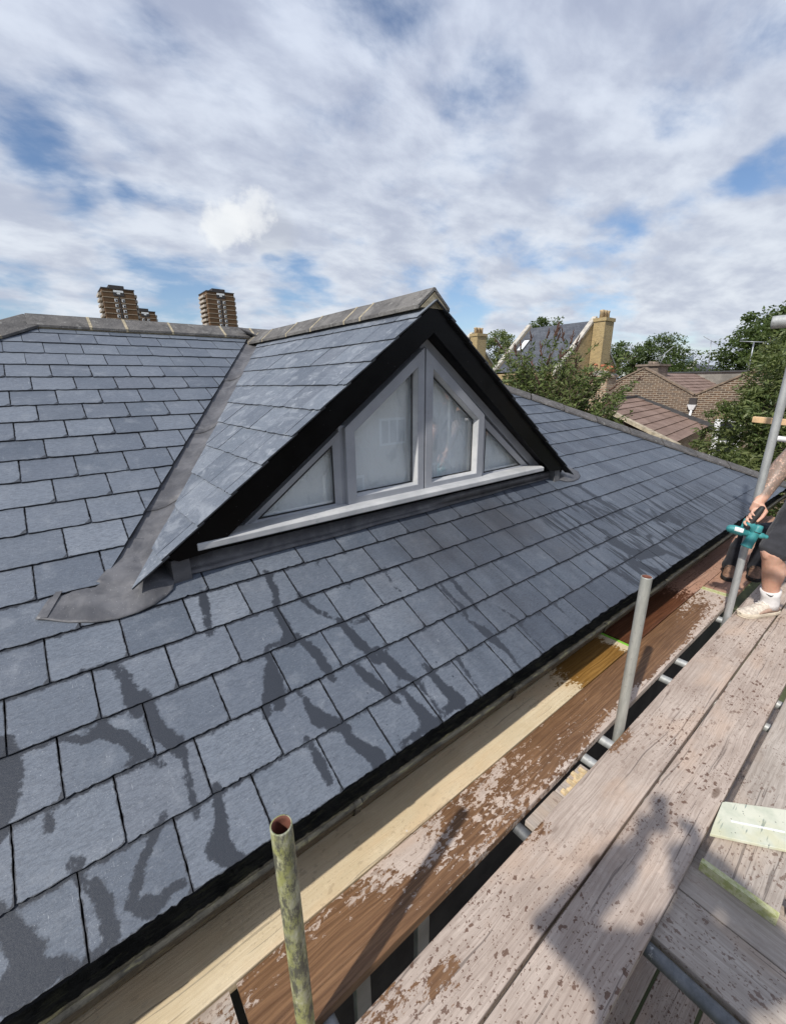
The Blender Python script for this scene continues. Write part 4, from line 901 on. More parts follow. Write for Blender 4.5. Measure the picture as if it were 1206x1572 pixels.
tube_thing('transom_tube', 'long bare dark tube crossing the opening at lower right', (1.216, 1.2, -.0645), (1.218, -1.4, -.0645), M_DARKTUBE, TG)
tube_thing('guard_rail_tube', 'level tube end poking into view at the right edge above the tree', (2.35, -1.3, 1.975), (2.35, .497, 1.965), M_GALV)
tube_thing('guard_rail_tube', 'pale tube end behind the tall upright, below the timber batten', (5.0, -.8, 1.17), (5.0, .885, 1.24), plain('painted tube', (.66, .66, .66), .5))
b = MB(); b.hexa([(4.97, -.7, 1.27), (5.03, -.7, 1.27), (5.03, 1.035, 1.37), (4.97, 1.035, 1.37)], [(4.97, -.7, 1.325), (5.03, -.7, 1.325), (5.03, 1.035, 1.42), (4.97, 1.035, 1.42)])
tag(b.build('timber_batten', M_TIMBER, bevel=.003, merge=True), 'orange brown timber batten sticking out behind the tall upright tube', 'batten')
# ladder below
lad = root('ladder', 'grey aluminium ladder standing in the dark gap below the boards', 'ladder', (.65, .86, GROUND))
for x in (.50, .80):
    b = MB(); b.box(x-.032, x+.032, .845, .875, GROUND, -.20); adopt(b.build('rail', M_ALU, bevel=.004, merge=True), lad)
for i in range(18):
    b = MB(); b.tube([(.53, .86, GROUND+.25*i+.25), (.77, .86, GROUND+.25*i+.25)], .015, 10); adopt(b.build('rung', M_ALU), lad)

# ------------------------------------------------------------------ people
def remeshed(b, name, mats, parent, vox=.008, smooth=3):
    o = b.build(name, mats, parent)
    md = o.modifiers.new('skin surface', 'REMESH'); md.mode = 'VOXEL'; md.voxel_size = vox; md.use_smooth_shade = True
    sm = o.modifiers.new('soften', 'SMOOTH'); sm.iterations = smooth; sm.factor = 0.5
    return o
def V3(*a): return Vector(a)
def hand(b, wrist, fwd, nrm, curl, side, spread=.10, s=1.0):
    """palm and five fingers; fwd = wrist to knuckles, nrm = back of the hand, side = +1/-1 thumb side"""
    f = fwd.normalized(); n = (nrm-f*nrm.dot(f)).normalized(); w = f.cross(n)*side
    b.tube([wrist-f*.03*s, wrist+f*.01, wrist+f*.045*s, wrist+f*.085*s], [.026*s, .031*s, .041*s, .038*s], 14, True, flat=.46, side=w, round_ends=True)
    for i, (off, ln) in enumerate(((.030, .070), (.010, .078), (-.011, .072), (-.030, .056))):
        base = wrist+f*(.085-.004*abs(i-1))*s+w*off*s; d = (f+w*off*spread*6).normalized(); pts = [base-d*.02*s, base]; a = 0
        for seg in (.45, .31, .24):
            a += curl*(1 if seg != .24 else .8); dd = d*math.cos(a)-n*math.sin(a); pts.append(pts[-1]+dd*ln*seg*s)
        b.tube(pts, [.0092*s, .0092*s, .0086*s, .0078*s, .0064*s], 10, True, round_ends=True)
    t0 = wrist+f*.028*s+w*.030*s; t1 = t0+(w*.75+f*.55-n*.25).normalized()*.036*s; t2 = t1+(f*.9+w*.15-n*.35*(1+curl)).normalized()*.030*s; t3 = t2+(f*.9-w*.15-n*.4*(1+curl)).normalized()*.024*s
    b.tube([t0, t1, t2, t3], [.013*s, .0115*s, .0098*s, .0078*s], 10, True, round_ends=True)
def head(b, c, face, up=Vector((0, 0, 1)), s=1.0):
    f = (face-up*face.dot(up)).normalized(); r = f.cross(up)
    M = Matrix((r, f, up)).transposed()
    b.ell(c+up*.022*s, (.076*s, .096*s, .098*s), M); b.ell(c-up*.045*s+f*.022*s, (.058*s, .066*s, .068*s), M)
    b.ell(c-up*.088*s+f*.060*s, (.026*s, .022*s, .020*s), M)
    b.tube([c+f*.086*s+up*.022*s, c+f*.104*s-up*.012*s, c+f*.112*s-up*.026*s], [.009*s, .012*s, .014*s], 10, round_ends=True)
    b.tube([c+f*.082*s+up*.032*s-r*.05*s, c+f*.098*s+up*.036*s, c+f*.082*s+up*.032*s+r*.05*s], .011*s, 8, round_ends=True)
    b.tube([c+f*.082*s-up*.056*s-r*.024*s, c+f*.092*s-up*.055*s, c+f*.082*s-up*.056*s+r*.024*s], .0085*s, 8, round_ends=True)
    for q in (1, -1):
        b.ell(c+f*.080*s+up*.014*s+r*q*.032*s, (.014*s, .010*s, .009*s), M); b.ell(c+r*q*.078*s-f*.006*s+up*.002*s, (.010*s, .020*s, .032*s), M)
def limb(b, pts, rad, flat=1.0, side=None): b.tube(pts, rad, 16, True, flat=flat, side=side, round_ends=True)
def leg(b, hip, kn, an, k=1.0, fwd=Vector((0, 1, 0))):
    mid = kn.lerp(an, .33)-fwd*.018
    limb(b, [hip, hip.lerp(kn, .35), hip.lerp(kn, .8), kn+fwd*.008, kn.lerp(an, .12), mid, kn.lerp(an, .62), an], [.092*k, .084*k, .060*k, .060*k, .052*k, .060*k, .045*k, .036*k])
def arm(b, sh, el, wr, k=1.0): limb(b, [sh, sh.lerp(el, .5), el, el.lerp(wr, .25), el.lerp(wr, .7), wr], [.056*k, .049*k, .041*k, .044*k, .033*k, .027*k])
def torso(b, pel, ch, nk, shl, shr, k=1.0):
    side = (shr-shl).normalized()
    limb(b, [pel-Vector((0, 0, .06)), pel, pel.lerp(ch, .45), ch, ch.lerp(nk, .55)], [.160*k, .165*k, .150*k, .175*k, .13*k], .66, side)
    limb(b, [shl, ch.lerp(nk, .5), shr], [.062*k, .085*k, .062*k])
    limb(b, [ch.lerp(nk, .6), nk, nk+Vector((0, 0, .08))], [.065*k, .056*k, .055*k])
def foot_axes(heel, toe):
    d = (toe-heel); d.z = 0; d.normalize(); return d, Vector((-d.y, d.x, 0))
def shoe(heel, toe, mats, parent, z0=0.0, high=.0):
    """trainer: sole, upper and laces"""
    d, w = foot_axes(heel, toe); L = (toe-heel).length
    st = [(0.0, .030, .065), (.05, .038, .090), (.14, .043, .108+high), (.27, .044, .122+high), (.38, .043, .117), (.50, .046, .099), (.64, .052, .081), (.78, .053, .067), (.90, .046, .055), (.97, .031, .044), (1.0, .012, .034)]
    up = MB(); so = MB(); n = 14; rows = []; sol = []
    for t, hw, h in st:
        c = heel+d*L*t; c.z = z0; bow = .006*math.sin(t*PI)
        rows.append([c+w*(math.cos(PI*j/n)*hw+bow)+Vector((0, 0, .024+(h-.024)*math.sin(PI*j/n)**.75)) for j in range(n+1)])
        sol.append((c, hw, bow))
    m = n+1
    up.add([p for r in rows for p in r], [(i*m+j, i*m+j+1, (i+1)*m+j+1, (i+1)*m+j) for i in range(len(rows)-1) for j in range(n)]+[tuple(range(m)), tuple((len(rows)-1)*m+j for j in reversed(range(m)))], 0, True)
    u_ = up.build('upper', mats[0], parent)
    md = u_.modifiers.new('round', 'SUBSURF'); md.levels = md.render_levels = 1
    for z_a, z_b, g in ((.0, .014, .000), (.014, .038, .007)):
        lo = []; hi = []
        for c, hw, bow in sol: lo.append((c+w*(hw+bow+g)))
        outl = [c+w*(hw+bow+g) for c, hw, bow in sol]+[c+w*(-hw+bow-g) for c, hw, bow in reversed(sol)]
        so.hexa([q+Vector((0, 0, z_a)) for q in outl], [q+Vector((0, 0, z_b)) for q in outl])
    so.build('sole', mats[1], parent, bevel=.004, merge=True)
    for i in range(5):
        t = .36+.065*i; h = .119-.0125*i; c = heel+d*L*t; c.z = z0; lb = MB()
        lb.tube([c+w*.026+Vector((0, 0, h-.008)), c+Vector((0, 0, h+.006)), c-w*.026+d*.012+Vector((0, 0, h-.008))], .0042, 6, round_ends=True); lb.build('lace', mats[2], parent)
    if len(mats) > 3:
        for sgn in (1, -1):
            pb = MB(); A = []; Bt = []
            for t, a_, b_ in ((.02, .046, .080), (.12, .044, .078), (.26, .042, .066), (.42, .041, .076), (.56, .040, .060), (.66, .040, .050)):
                # strip that follows the upper
                import bisect
                ii = max(0, min(len(st)-2, bisect.bisect([q[0] for q in st], t)-1)); tt = (t-st[ii][0])/(st[ii+1][0]-st[ii][0]); hw = st[ii][1]*(1-tt)+st[ii+1][1]*tt; h = st[ii][2]*(1-tt)+st[ii+1][2]*tt
                for zz, arr in ((a_, A), (b_, Bt)):
                    sv = max(0, min(1, (zz-.024)/(h-.024)))**(1/.75); cs = math.sqrt(max(0, 1-sv*sv)); c = heel+d*L*t; arr.append(c+w*(sgn*(cs*hw+.0035)+.006*math.sin(t*PI))+Vector((0, 0, z0+zz)))
            nn = len(A); pb.add(A+Bt, [(i, i+1, nn+i+1, nn+i) for i in range(nn-1)], 0, True); q = pb.build('side_panel', mats[3], parent); md = q.modifiers.new('t', 'SOLIDIFY'); md.thickness = .003; md.offset = 0
def skin_mat(name, tattoo=False):
    def fn(k):
        o = k.obj(); n = k.noise(o, 9, 5, 0.6); c = k.mix(k.step(n, .3, .7), (0.52, 0.285, 0.20), (0.66, 0.41, 0.31)); c = k.mix(k.step(k.noise(o, 4, 3), .5, .7, 0, .35), c, (0.58, 0.24, 0.18))
        if tattoo:
            X, Y, Z = k.xyz(o); msk = k.m('MULTIPLY', k.step(Z, 0.952, 0.99), k.step(Z, 1.42, 1.36)); msk = k.m('MULTIPLY', msk, k.step(Y, .43, .47))
            t = k.m('ADD', k.noise(o, 30, 4, .6, 1.2), k.m('MULTIPLY', k.m('SUBTRACT', k.noise(o, 70, 3, .6), .5), .5)); ink = k.m('MULTIPLY', k.step(t, .34, .46), msk)
            c = k.mix(k.m('MULTIPLY', ink, .72), k.mix(k.m('MULTIPLY', msk, .6), c, (.42, .31, .25)), k.mix(n, (0.085, 0.068, 0.058), (0.16, 0.13, 0.11)))
        return k.bsdf(c, 0.5, 0.4, 0, k.bump(k.noise(o, 120, 3), .15, .002), **{'Subsurface Weight': .12, 'Subsurface Scale': .01})
    return material(name, fn)
def cloth(name, a, b, sc=40):
    def fn(k):
        o = k.obj(); n = k.noise(o, 5, 5, .6, .6); f = k.noise(o, sc*8, 3)
        c = k.mix(k.step(n, .35, .65), a, b); return k.bsdf(c, .85, .2, 0, k.bump(k.m('ADD', k.m('MULTIPLY', n, 3.0), f), .5, .006), **{'Sheen Weight': .15})
    return material(name, fn)
M_SKIN = skin_mat('tattooed skin', True); M_SKIN2 = skin_mat('skin'); M_SHORTS = cloth('charcoal shorts cloth', (0.030, 0.031, 0.037), (0.052, 0.053, 0.062)); M_SHIRT = cloth('dark shirt cloth', (0.022, 0.022, 0.024), (0.035, 0.035, 0.038))
M_TROUS = cloth('black trouser cloth', (0.012, 0.013, 0.017), (0.022, 0.023, 0.030)); M_SOCK = plain('white sock', (0.70, 0.68, 0.67), .9, .06, 40); M_HAIR = plain('brown hair', (0.035, 0.022, 0.014), .7, .3, 60)
M_SHOE = plain('dusty white trainer', (0.60, 0.53, 0.45), .75, .28, 45, bump=.6); M_SOLE = plain('cream sole', (0.66, 0.58, 0.46), .7, .15, 18); M_LACE = plain('white lace', (0.76, 0.72, 0.68), .8, .06, 30); M_PANELB = plain('faded pink panel', (0.40, 0.27, 0.21), .75, .15, 25)
M_BOOT = plain('tan boot leather', (0.20, 0.115, 0.075), .7, .4, 45); M_INK = plain('black ink', (0.02, 0.02, 0.022), .6)
TEAL = plain('teal plastic', (0.045, 0.245, 0.255), .45, .22, 30, bump=.3); M_GRIP = plain('black rubber', (0.016, 0.016, 0.016), .65, .2, 20)

def hair_cap(c, face, parent, s=1.0):
    f = face.normalized(); up = Vector((0, 0, 1)); r = f.cross(up); M = Matrix((r, f, up)).transposed(); b = MB()
    b.ell(c+up*.034*s-f*.012*s, (.082*s, .096*s, .096*s), M); b.ell(c-f*.040*s-up*.01*s, (.074*s, .062*s, .075*s), M); return remeshed(b, 'hair', M_HAIR, parent, .008, 2)

# --- the man in shorts
FW = V3(-.86, .51, 0).normalized(); SDW = V3(.51, .86, 0).normalized()      # facing; his right
wk = root('person', 'man in dark shorts and white trainers, one tattooed arm lowered, holding a teal cordless tool', 'person', (4.15, .35, 0))
b = MB(); pel = V3(4.19, .305, .98); ch = V3(4.20, .30, 1.28); nk = V3(4.17, .315, 1.49); hd = V3(4.12, .345, 1.64)
shR, shL = V3(4.225, .475, 1.43), V3(4.12, .13, 1.43); elR = V3(3.955, .60, 1.165); wrR = V3(3.795, .643, .935); elL = V3(4.13, .06, 1.15); wrL = V3(4.02, .09, .91)
hR, kR, aR = V3(4.17, .42, .93), V3(3.985, .525, .50), V3(4.06, .482, .10); hL, kL, aL = V3(4.20, .19, .93), V3(4.21, .16, .50), V3(4.30, .12, .10)
torso(b, pel, ch, nk, shL, shR); head(b, hd, FW); leg(b, hR, kR, aR, 1.24, FW); leg(b, hL, kL, aL, 1.24, FW); arm(b, shR, elR, wrR, 1.36); arm(b, shL, elL, wrL, 1.1)
b.ell(kR+FW*.044+V3(0, 0, .01), (.040, .040, .050)); b.ell(kL+FW*.036, (.034, .034, .042))
for an, d in ((aR, V3(-.86, .51, 0)), (aL, V3(-.86, .51, 0))): limb(b, [an+V3(0, 0, 0), an+d*.05-V3(0, 0, .030), an+d*.13-V3(0, 0, .055)], [.038, .034, .024])
hand(b, wrL, V3(-.2, .1, -1), V3(-.6, -.7, 0), .35, -1)
# right hand closed round the grip
g0, g1 = V3(3.672, .648, .772), V3(3.708, .615, .872); ga = (g1-g0).normalized()
pc = wrR.lerp(g1, .62)+V3(.012, .012, .012)
limb(b, [wrR, wrR.lerp(pc, .5), pc, pc.lerp(g0, .28)+V3(.022, .012, .0)], [.028, .034, .040, .032], .62, ga.cross(wrR-g1))
lf = V3(.30, .93, .15).normalized(); bk = V3(.85, -.1, .45).normalized()      # to the left side of the grip as seen; away from the viewer
for i in range(4):
    c = g1.lerp(g0, .16+.24*i); k0 = c+bk*.030+lf*.012; pts = [k0+bk*.012-lf*.010, k0+lf*.012, c+lf*.037+bk*.004, c+lf*.030-bk*.020, c+lf*.010-bk*.031]
    b.tube(pts, [.0105, .0105, .010, .0092, .0075], 10, True, round_ends=True)
b.tube([pc-lf*.022, g1-lf*.032+bk*.014, g1.lerp(g0, .28)-lf*.034-bk*.004, g1.lerp(g0, .52)-lf*.028-bk*.018], [.016, .014, .0115, .0085], 10, True, round_ends=True)
body = remeshed(b, 'body', M_SKIN, wk, .0055, 2)
b = MB(); limb(b, [hR+V3(0, 0, .06), hR.lerp(kR, .3), hR.lerp(kR, .7), hR.lerp(kR, .86)], [.125, .122, .108, .110]); limb(b, [hL+V3(0, 0, .06), hL.lerp(kL, .3), hL.lerp(kL, .7), hL.lerp(kL, .86)], [.125, .122, .108, .110]); limb(b, [pel-V3(0, 0, .06), pel, pel+V3(0, 0, .06)], [.178, .178, .17], .70, SDW)
so_ = remeshed(b, 'shorts', M_SHORTS, wk, .008, 2)
dsp = bpy.data.textures.new('cloth folds', 'CLOUDS'); dsp.noise_scale = .09; md = so_.modifiers.new('folds', 'DISPLACE'); md.texture = dsp; md.strength = .016; md.texture_coords = 'GLOBAL'
b = MB(); torso(b, pel+V3(0, 0, .03), ch, nk-V3(0, 0, .04), shL, shR, 1.10); limb(b, [shR, shR.lerp(elR, .62)], [.072, .070]); limb(b, [shL, shL.lerp(elL, .62)], [.072, .070]); remeshed(b, 'shirt', M_SHIRT, wk, .009, 2)
hair_cap(hd, FW, wk)
for an, kn in ((aR, kR), (aL, kL)):
    b = MB(); b.tube([an+V3(0, 0, -.04), an, an.lerp(kn, .16), an.lerp(kn, .27), an.lerp(kn, .275)], [.060, .058, .0575, .0645, .057], 20, True); b.build('sock', M_SOCK, wk)
    # small swoosh-like tick on the sock, facing the camera
    cdir = (V3(0, 0, 1.2)-an); cdir.z = 0; cdir.normalize(); sd = cdir.cross(V3(0, 0, 1)); c0 = an.lerp(kn, .215)
    tick = [(-.020, .006), (-.016, -.004), (-.008, -.008), (.004, -.004), (.024, .006), (.004, .0005), (-.008, -.002), (-.014, .001)]
    def onsock(x, z, e=.0675):
        a = x/.063; return c0+V3(0, 0, z)+cdir*math.cos(a)*e+sd*math.sin(a)*e
    b = MB(); b.hexa([onsock(x, z, .0575) for x, z in tick], [onsock(x, z) for x, z in tick]); b.build('sock_logo', M_INK, wk, merge=True)
shoe(aR-FW*.075-V3(0, 0, .1), aR+FW*.245-V3(0, 0, .1), [M_SHOE, M_SOLE, M_LACE, M_PANELB], wk, .001)
shoe(aL-FW*.075-V3(0, 0, .1), aL+FW*.245-V3(0, 0, .1), [M_SHOE, M_SOLE, M_LACE, M_PANELB], wk, .001)
# --- the teal tool in his hand
tl_ = root('power_tool', 'teal cordless power tool with a black grip held beside the tall upright tube', 'power tool', (3.68, .64, .72))
def part(b, name, mat): return adopt(b.build(name, mat), tl_)
b = MB(); b.tube([g0-ga*.012, g0+ga*.02, g0.lerp(g1, .55), g1, g1+ga*.022], [.020, .0195, .0215, .022, .018], 18, round_ends=True); part(b, 'grip', M_GRIP)
q0, q1 = V3(3.705, .598, .772), V3(3.672, .634, .612); qa = (q1-q0).normalized()
b = MB(); b.tube([q0-qa*.004, q0+qa*.004, q0+qa*.02, q0+qa*.03, q0+qa*.05, q1-qa*.02, q1-qa*.006, q1], [.022, .027, .028, .031, .030, .032, .0345, .0345], 26, caps=True); part(b, 'motor_housing', TEAL)
b = MB(); b.tube([q0+qa*.044, q0+qa*.046, q0+qa*.050, q0+qa*.052], [.029, .0318, .0318, .029], 26); part(b, 'collar', M_GRIP)
b = MB(); b.tube([q1-qa*.001, q1+qa*.0012], [.030, .030], 26); part(b, 'nozzle_opening', M_INK)
c0, c1 = V3(3.640, .735, .728), V3(3.700, .610, .700); ca = (c1-c0).normalized()
b = MB(); b.tube([c0, c0+ca*.004, c0+ca*.07, c0+ca*.075, c1], [.028, .0315, .0315, .024, .021], 24, round_ends=True); part(b, 'side_housing', TEAL)
vw = (V3(0, 0, 1.75)-c0).normalized(); vw = (vw-ca*vw.dot(ca)).normalized(); lw = ca.cross(vw)
def lab(t, a, e): return c0+ca*t+(vw*math.cos(a)+lw*math.sin(a))*e
A_ = [lab(.012, -.75, 0.0329), lab(.062, -.75, 0.0329), lab(.062, -.35, 0.0335), lab(.012, -.35, 0.0335)]; B_2 = [lab(.012, .2, 0.0329), lab(.062, .2, 0.0329)]
b = MB(); al = [-.75+.16*i for i in range(7)]; vs = [lab(.012, a, 0.0329) for a in al]+[lab(.064, a, 0.0329) for a in al]; b.add(vs, [(i, i+1, 8+i, 7+i) for i in range(6)], 0, True); part(b, 'label', plain('tool label', (.72, .72, .70), .5, .2, 90))
k0 = V3(3.705, .585, .705); b = MB(); b.tube([k0, k0+ca*.018, k0+ca*.026, k0+ca*.036], [.021, .021, .015, .016], 18, round_ends=True); part(b, 'knob', TEAL)
b = MB(); b.tube([g0+ga*.004, g0.lerp(q0, .5)+V3(-.004, .004, -.008), q0+qa*.06], [.022, .025, .026], 18, round_ends=True); part(b, 'neck', TEAL)
b = MB(); b.tube([g0+V3(.01, .03, .03), g0+V3(.005, .036, -.02)], [.007, .008], 10, round_ends=True); part(b, 'trigger', TEAL)
# --- second man, crouching behind
p2 = root('person', 'person in black trousers and brown boots crouching behind the tall upright tube', 'person', (4.95, .6, 0))
b = MB(); F2 = V3(-.97, -.24, 0).normalized(); pel = V3(5.12, .46, .42); ch = V3(5.05, .36, .78); nk = V3(4.98, .34, .98); hd = V3(4.93, .36, 1.11)
shR, shL = V3(5.06, .52, .92), V3(5.0, .18, .92); hR, kR, aR = V3(5.12, .56, .42), V3(4.72, .85, .40), V3(4.70, .895, .09); hL, kL, aL = V3(5.08, .36, .42), V3(4.82, .70, .42), V3(4.86, .745, .09)
elR, wrR2 = V3(4.93, .62, .70), V3(4.86, .52, .52); elL, wrL2 = V3(4.85, .22, .68), V3(4.76, .36, .50)
torso(b, pel, ch, nk, shL, shR); head(b, hd, F2); arm(b, shR, elR, wrR2); arm(b, shL, elL, wrL2); leg(b, hR, kR, aR, 1, F2); leg(b, hL, kL, aL, 1, F2); hand(b, wrR2, V3(-.6, -.2, -.6), V3(-.3, .6, .6), .5, 1); hand(b, wrL2, V3(-.3, .5, -.7), V3(-.6, -.4, .5), .5, -1)
remeshed(b, 'body', M_SKIN2, p2, .008, 2)
b = MB()
for h_, k_, a_ in ((hR, kR, aR), (hL, kL, aL)): limb(b, [h_, h_.lerp(k_, .5), k_, k_.lerp(a_, .4), k_.lerp(a_, .85), a_+V3(0, 0, -.005)], [.110, .095, .066, .060, .057, .060])
limb(b, [pel-V3(0, 0, .03), pel+V3(0, 0, .08)], [.172, .17], .72); tr = remeshed(b, 'trousers', M_TROUS, p2, .009, 2); md = tr.modifiers.new('folds', 'DISPLACE'); md.texture = dsp; md.strength = .02; md.texture_coords = 'GLOBAL'
b = MB(); torso(b, pel+V3(0, 0, .06), ch, nk-V3(0, 0, .04), shL, shR, 1.1); limb(b, [shR, elR, elR.lerp(wrR2, .8)], [.07, .06, .05]); limb(b, [shL, elL, elL.lerp(wrL2, .8)], [.07, .06, .05]); remeshed(b, 'jacket', M_SHIRT, p2, .01, 2)
hair_cap(hd, F2, p2)
for a_ in (aR, aL): shoe(a_-F2*.07-V3(0, 0, .09), a_+F2*.22-V3(0, 0, .09), [M_BOOT, M_GRIP, M_GRIP], p2, .001, .02)
# --- the photographer, whose shadow falls across the boards
p3 = root('person', 'photographer standing on the boards holding a phone up with both hands', 'person', (-.2, -.2, 0))
b = MB(); F3 = V3(.617, .787, 0); R3 = V3(.787, -.617, 0)
pel = V3(-.27, -.26, .98); ch = V3(-.24, -.22, 1.30); nk = V3(-.20, -.22, 1.53); hd = V3(-.155, -.20, 1.68); shR = ch+R3*.20+V3(0, 0, .16); shL = ch-R3*.20+V3(0, 0, .16)
elR, elL = V3(.10, -.42, 1.36), V3(-.37, .10, 1.37); wr_R, wr_L = V3(.035, -.155, 1.63), V3(-.125, -.01, 1.63)
torso(b, pel, ch, nk, shL, shR, 1.1); head(b, hd, F3); arm(b, shR, elR, wr_R, 1.35); arm(b, shL, elL, wr_L, 1.35)
for s_ in (1, -1):
    h_ = pel+R3*.1*s_-V3(0, 0, .05); leg(b, h_, V3(h_.x+.02, h_.y+.02, .5), V3(h_.x, h_.y, .1), 1, F3)
camR = cam.matrix_world.to_3x3(); cu = camR @ V3(0, 1, 0); cr = camR @ V3(1, 0, 0); cf = camR @ V3(0, 0, -1)
hand(b, wr_R, V3(-.15, .12, 1), cr, .7, 1, s=.95); hand(b, wr_L, V3(.15, -.05, 1), -cr, .7, -1, s=.95)
remeshed(b, 'body', M_SKIN2, p3, .009, 2)
b = MB(); torso(b, pel, ch, nk-V3(0, 0, .03), shL, shR, 1.30); limb(b, [shR, elR, elR.lerp(wr_R, .75)], [.095, .085, .062]); limb(b, [shL, elL, elL.lerp(wr_L, .75)], [.095, .085, .062]); remeshed(b, 'jacket', M_SHIRT, p3, .01, 2)
b = MB(); limb(b, [pel-V3(0, 0, .04), pel+V3(0, 0, .04)], [.176, .172], .7, R3)
for s_ in (1, -1):
    h_ = pel+R3*.1*s_-V3(0, 0, .05); limb(b, [h_, V3(h_.x+.02, h_.y+.02, .5), V3(h_.x, h_.y, .08)], [.11, .08, .066])
remeshed(b, 'trousers', M_TROUS, p3, .01, 2); hair_cap(hd, F3, p3)
for s_ in (1, -1):
    h_ = pel+R3*.1*s_; shoe(V3(h_.x, h_.y, 0)-F3*.07, V3(h_.x, h_.y, 0)+F3*.22, [M_BOOT, M_GRIP, M_GRIP], p3, .001, .02)
b = MB(); pc = V3(0, 0, EYE)-cf*.014-cu*.045+cr*.012
M = Matrix((cr, cu, cf)).transposed().to_4x4(); M.translation = pc; b.box(-.038, .038, -.078, .078, -.004, .004, 0, M)
ph = root('mobile_phone', 'dark mobile phone held up by the photographer', 'phone', pc); adopt(b.build('case', M_GRIP, bevel=.003, merge=True), ph)
b = MB(); b.box(-.034, .034, -.073, .073, -.0046, -.0041, 0, M); adopt(b.build('screen', M_DGLASS), ph)
# ------------------------------------------------------------------ neighbouring buildings
def wallpoly(b, x, poly, th, mat=0):       # wall in a plane of constant x, outline in (y, z)
    b.prism(poly, 0, x, x+th, mat)
def strip_roof(b, a, bb, c, d, n, lift=.035, mat=0):
    """stepped tile courses between eave a-bb and ridge d-c"""
    a, bb, c, d = map(Vector, (a, bb, c, d)); nn = (bb-a).cross(d-a).normalized(); nn = -nn if nn.z < 0 else nn
    for i in range(n):
        t0, t1 = i/n, (i+1)/n+.012
        p = [a.lerp(d, t0)+nn*lift*1.3, bb.lerp(c, t0)+nn*lift*1.3, bb.lerp(c, min(1, t1))+nn*lift*.45, a.lerp(d, min(1, t1))+nn*lift*.45]
        b.hexa([q-nn*lift for q in p], p, mat)
# terrace with butterfly roof
ter = root('terrace_house', 'brown brick terrace with a butterfly roofline and white downpipe', 'house', (24, 7.3, GROUND))
b = MB(); xw = 24.0
out = [(13.2, GROUND), (13.2, .62), (9.75, 2.30), (7.33, 1.00), (5.12, 2.16), (2.9, 1.0), (.8, 2.1), (.8, GROUND)]
# wall with one window opening (kept clear by building it in pieces)
wy0, wy1, wz0, wz1 = 5.25, 6.32, -2.05, -.02
wallpoly(b, xw, [(13.2, GROUND), (13.2, .62), (9.75, 2.30), (7.33, 1.00), (7.33, GROUND)], .24)
wallpoly(b, xw, [(7.33, GROUND), (7.33, 1.0), (wy1, 1.53), (wy1, GROUND)], .24)
wallpoly(b, xw, [(wy1, wz1), (wy1, 1.53), (wy0, 2.092), (wy0, wz1)], .24); wallpoly(b, xw, [(wy1, GROUND), (wy1, wz0), (wy0, wz0), (wy0, GROUND)], .24)
wallpoly(b, xw, [(wy0, GROUND), (wy0, 2.092), (5.12, 2.16), (2.9, 1.0), (.8, 2.1), (.8, GROUND)], .24)
adopt(b.build('wall', M_STOCK), ter)
b = MB()
for (ya, za), (yb, zb) in zip(out[1:6], out[2:7]):
    if yb > ya: continue
    s_ = Vector((0, yb-ya, zb-za)).normalized(); nrm = Vector((0, -s_.z, s_.y)); nrm = -nrm if nrm.z < 0 else nrm
    A = [Vector((xw-.05, ya, za)), Vector((xw+.30, ya, za)), Vector((xw+.30, yb, zb)), Vector((xw-.05, yb, zb))]; b.hexa([p+nrm*.004 for p in A], [p+nrm*.075 for p in A])
adopt(b.build('coping', plain('brick coping', (.20, .15, .11), .9, .35, 5)), ter)
b = MB(); strip_roof(b, (24.3, 7.38, .86), (31, 7.38, .86), (31, 9.7, 2.05), (24.3, 9.7, 2.05), 8); strip_roof(b, (24.3, 7.28, .86), (31, 7.28, .86), (31, 5.15, 2.0), (24.3, 5.15, 2.0), 8); strip_roof(b, (24.3, 13.1, .5), (31, 13.1, .5), (31, 9.8, 2.05), (24.3, 9.8, 2.05), 10)
adopt(b.build('roof', M_CTILE), ter)
b = MB(); b.box(31.0, 31.25, .8, 13, GROUND, 2.12); adopt(b.build('parapet', M_CEMENT), ter)
b = MB(); b.box(30.9, 31.35, .8, 13, 2.122, 2.20); adopt(b.build('parapet_coping', M_DKLEAD), ter)
b = MB(); b.hexa([(24.35, 4.9, 2.0), (31, 4.9, 2.0), (31, 5.15, 2.0), (24.35, 5.15, 2.0)], [(24.35, 4.95, 2.3), (31, 4.95, 2.3), (31, 5.1, 2.3), (24.35, 5.1, 2.3)]); adopt(b.build('party_wall', M_CEMENT), ter)
b = MB(); b.box(24.6, 25.9, 9.35, 10.35, 1.9, 2.42); b.box(24.5, 26.0, 9.27, 10.43, 2.421, 2.52)
for q in range(3): b.tube([(24.85+.4*q, 9.85, 2.50), (24.85+.4*q, 9.85, 2.66)], [.12, .09], 10)
adopt(b.build('chimney', plain('old chimney brick', (.19, .15, .12), .9, .35, 4)), ter)
b = MB(); b.box(23.84, 24, 7.18, 7.48, .62, .90); adopt(b.build('outlet', M_TDARK), ter)
b = MB(); b.hexa([(23.86, 7.25, .36), (23.995, 7.25, .36), (23.995, 7.42, .36), (23.86, 7.42, .36)], [(23.80, 7.15, .60), (23.995, 7.15, .60), (23.995, 7.52, .60), (23.80, 7.52, .60)]); b.tube([(23.92, 7.335, .37), (23.92, 7.45, -.8), (23.92, 7.45, -2.2)], .05, 12); adopt(b.build('downpipe', M_WHITE, merge=True), ter)
wf = MB()
wf.box(23.93, 24.05, wy0, wy1, wz1-.09, wz1); wf.box(23.93, 24.05, wy0, wy1, wz0, wz0+.09); wf.box(23.93, 24.05, wy1-.22, wy1, wz0+.09, wz1-.09); wf.box(23.93, 24.05, wy0, wy0+.10, wz0+.09, wz1-.09); wf.box(23.92, 24.04, wy0+.1, wy1-.22, -1.08, -.98)
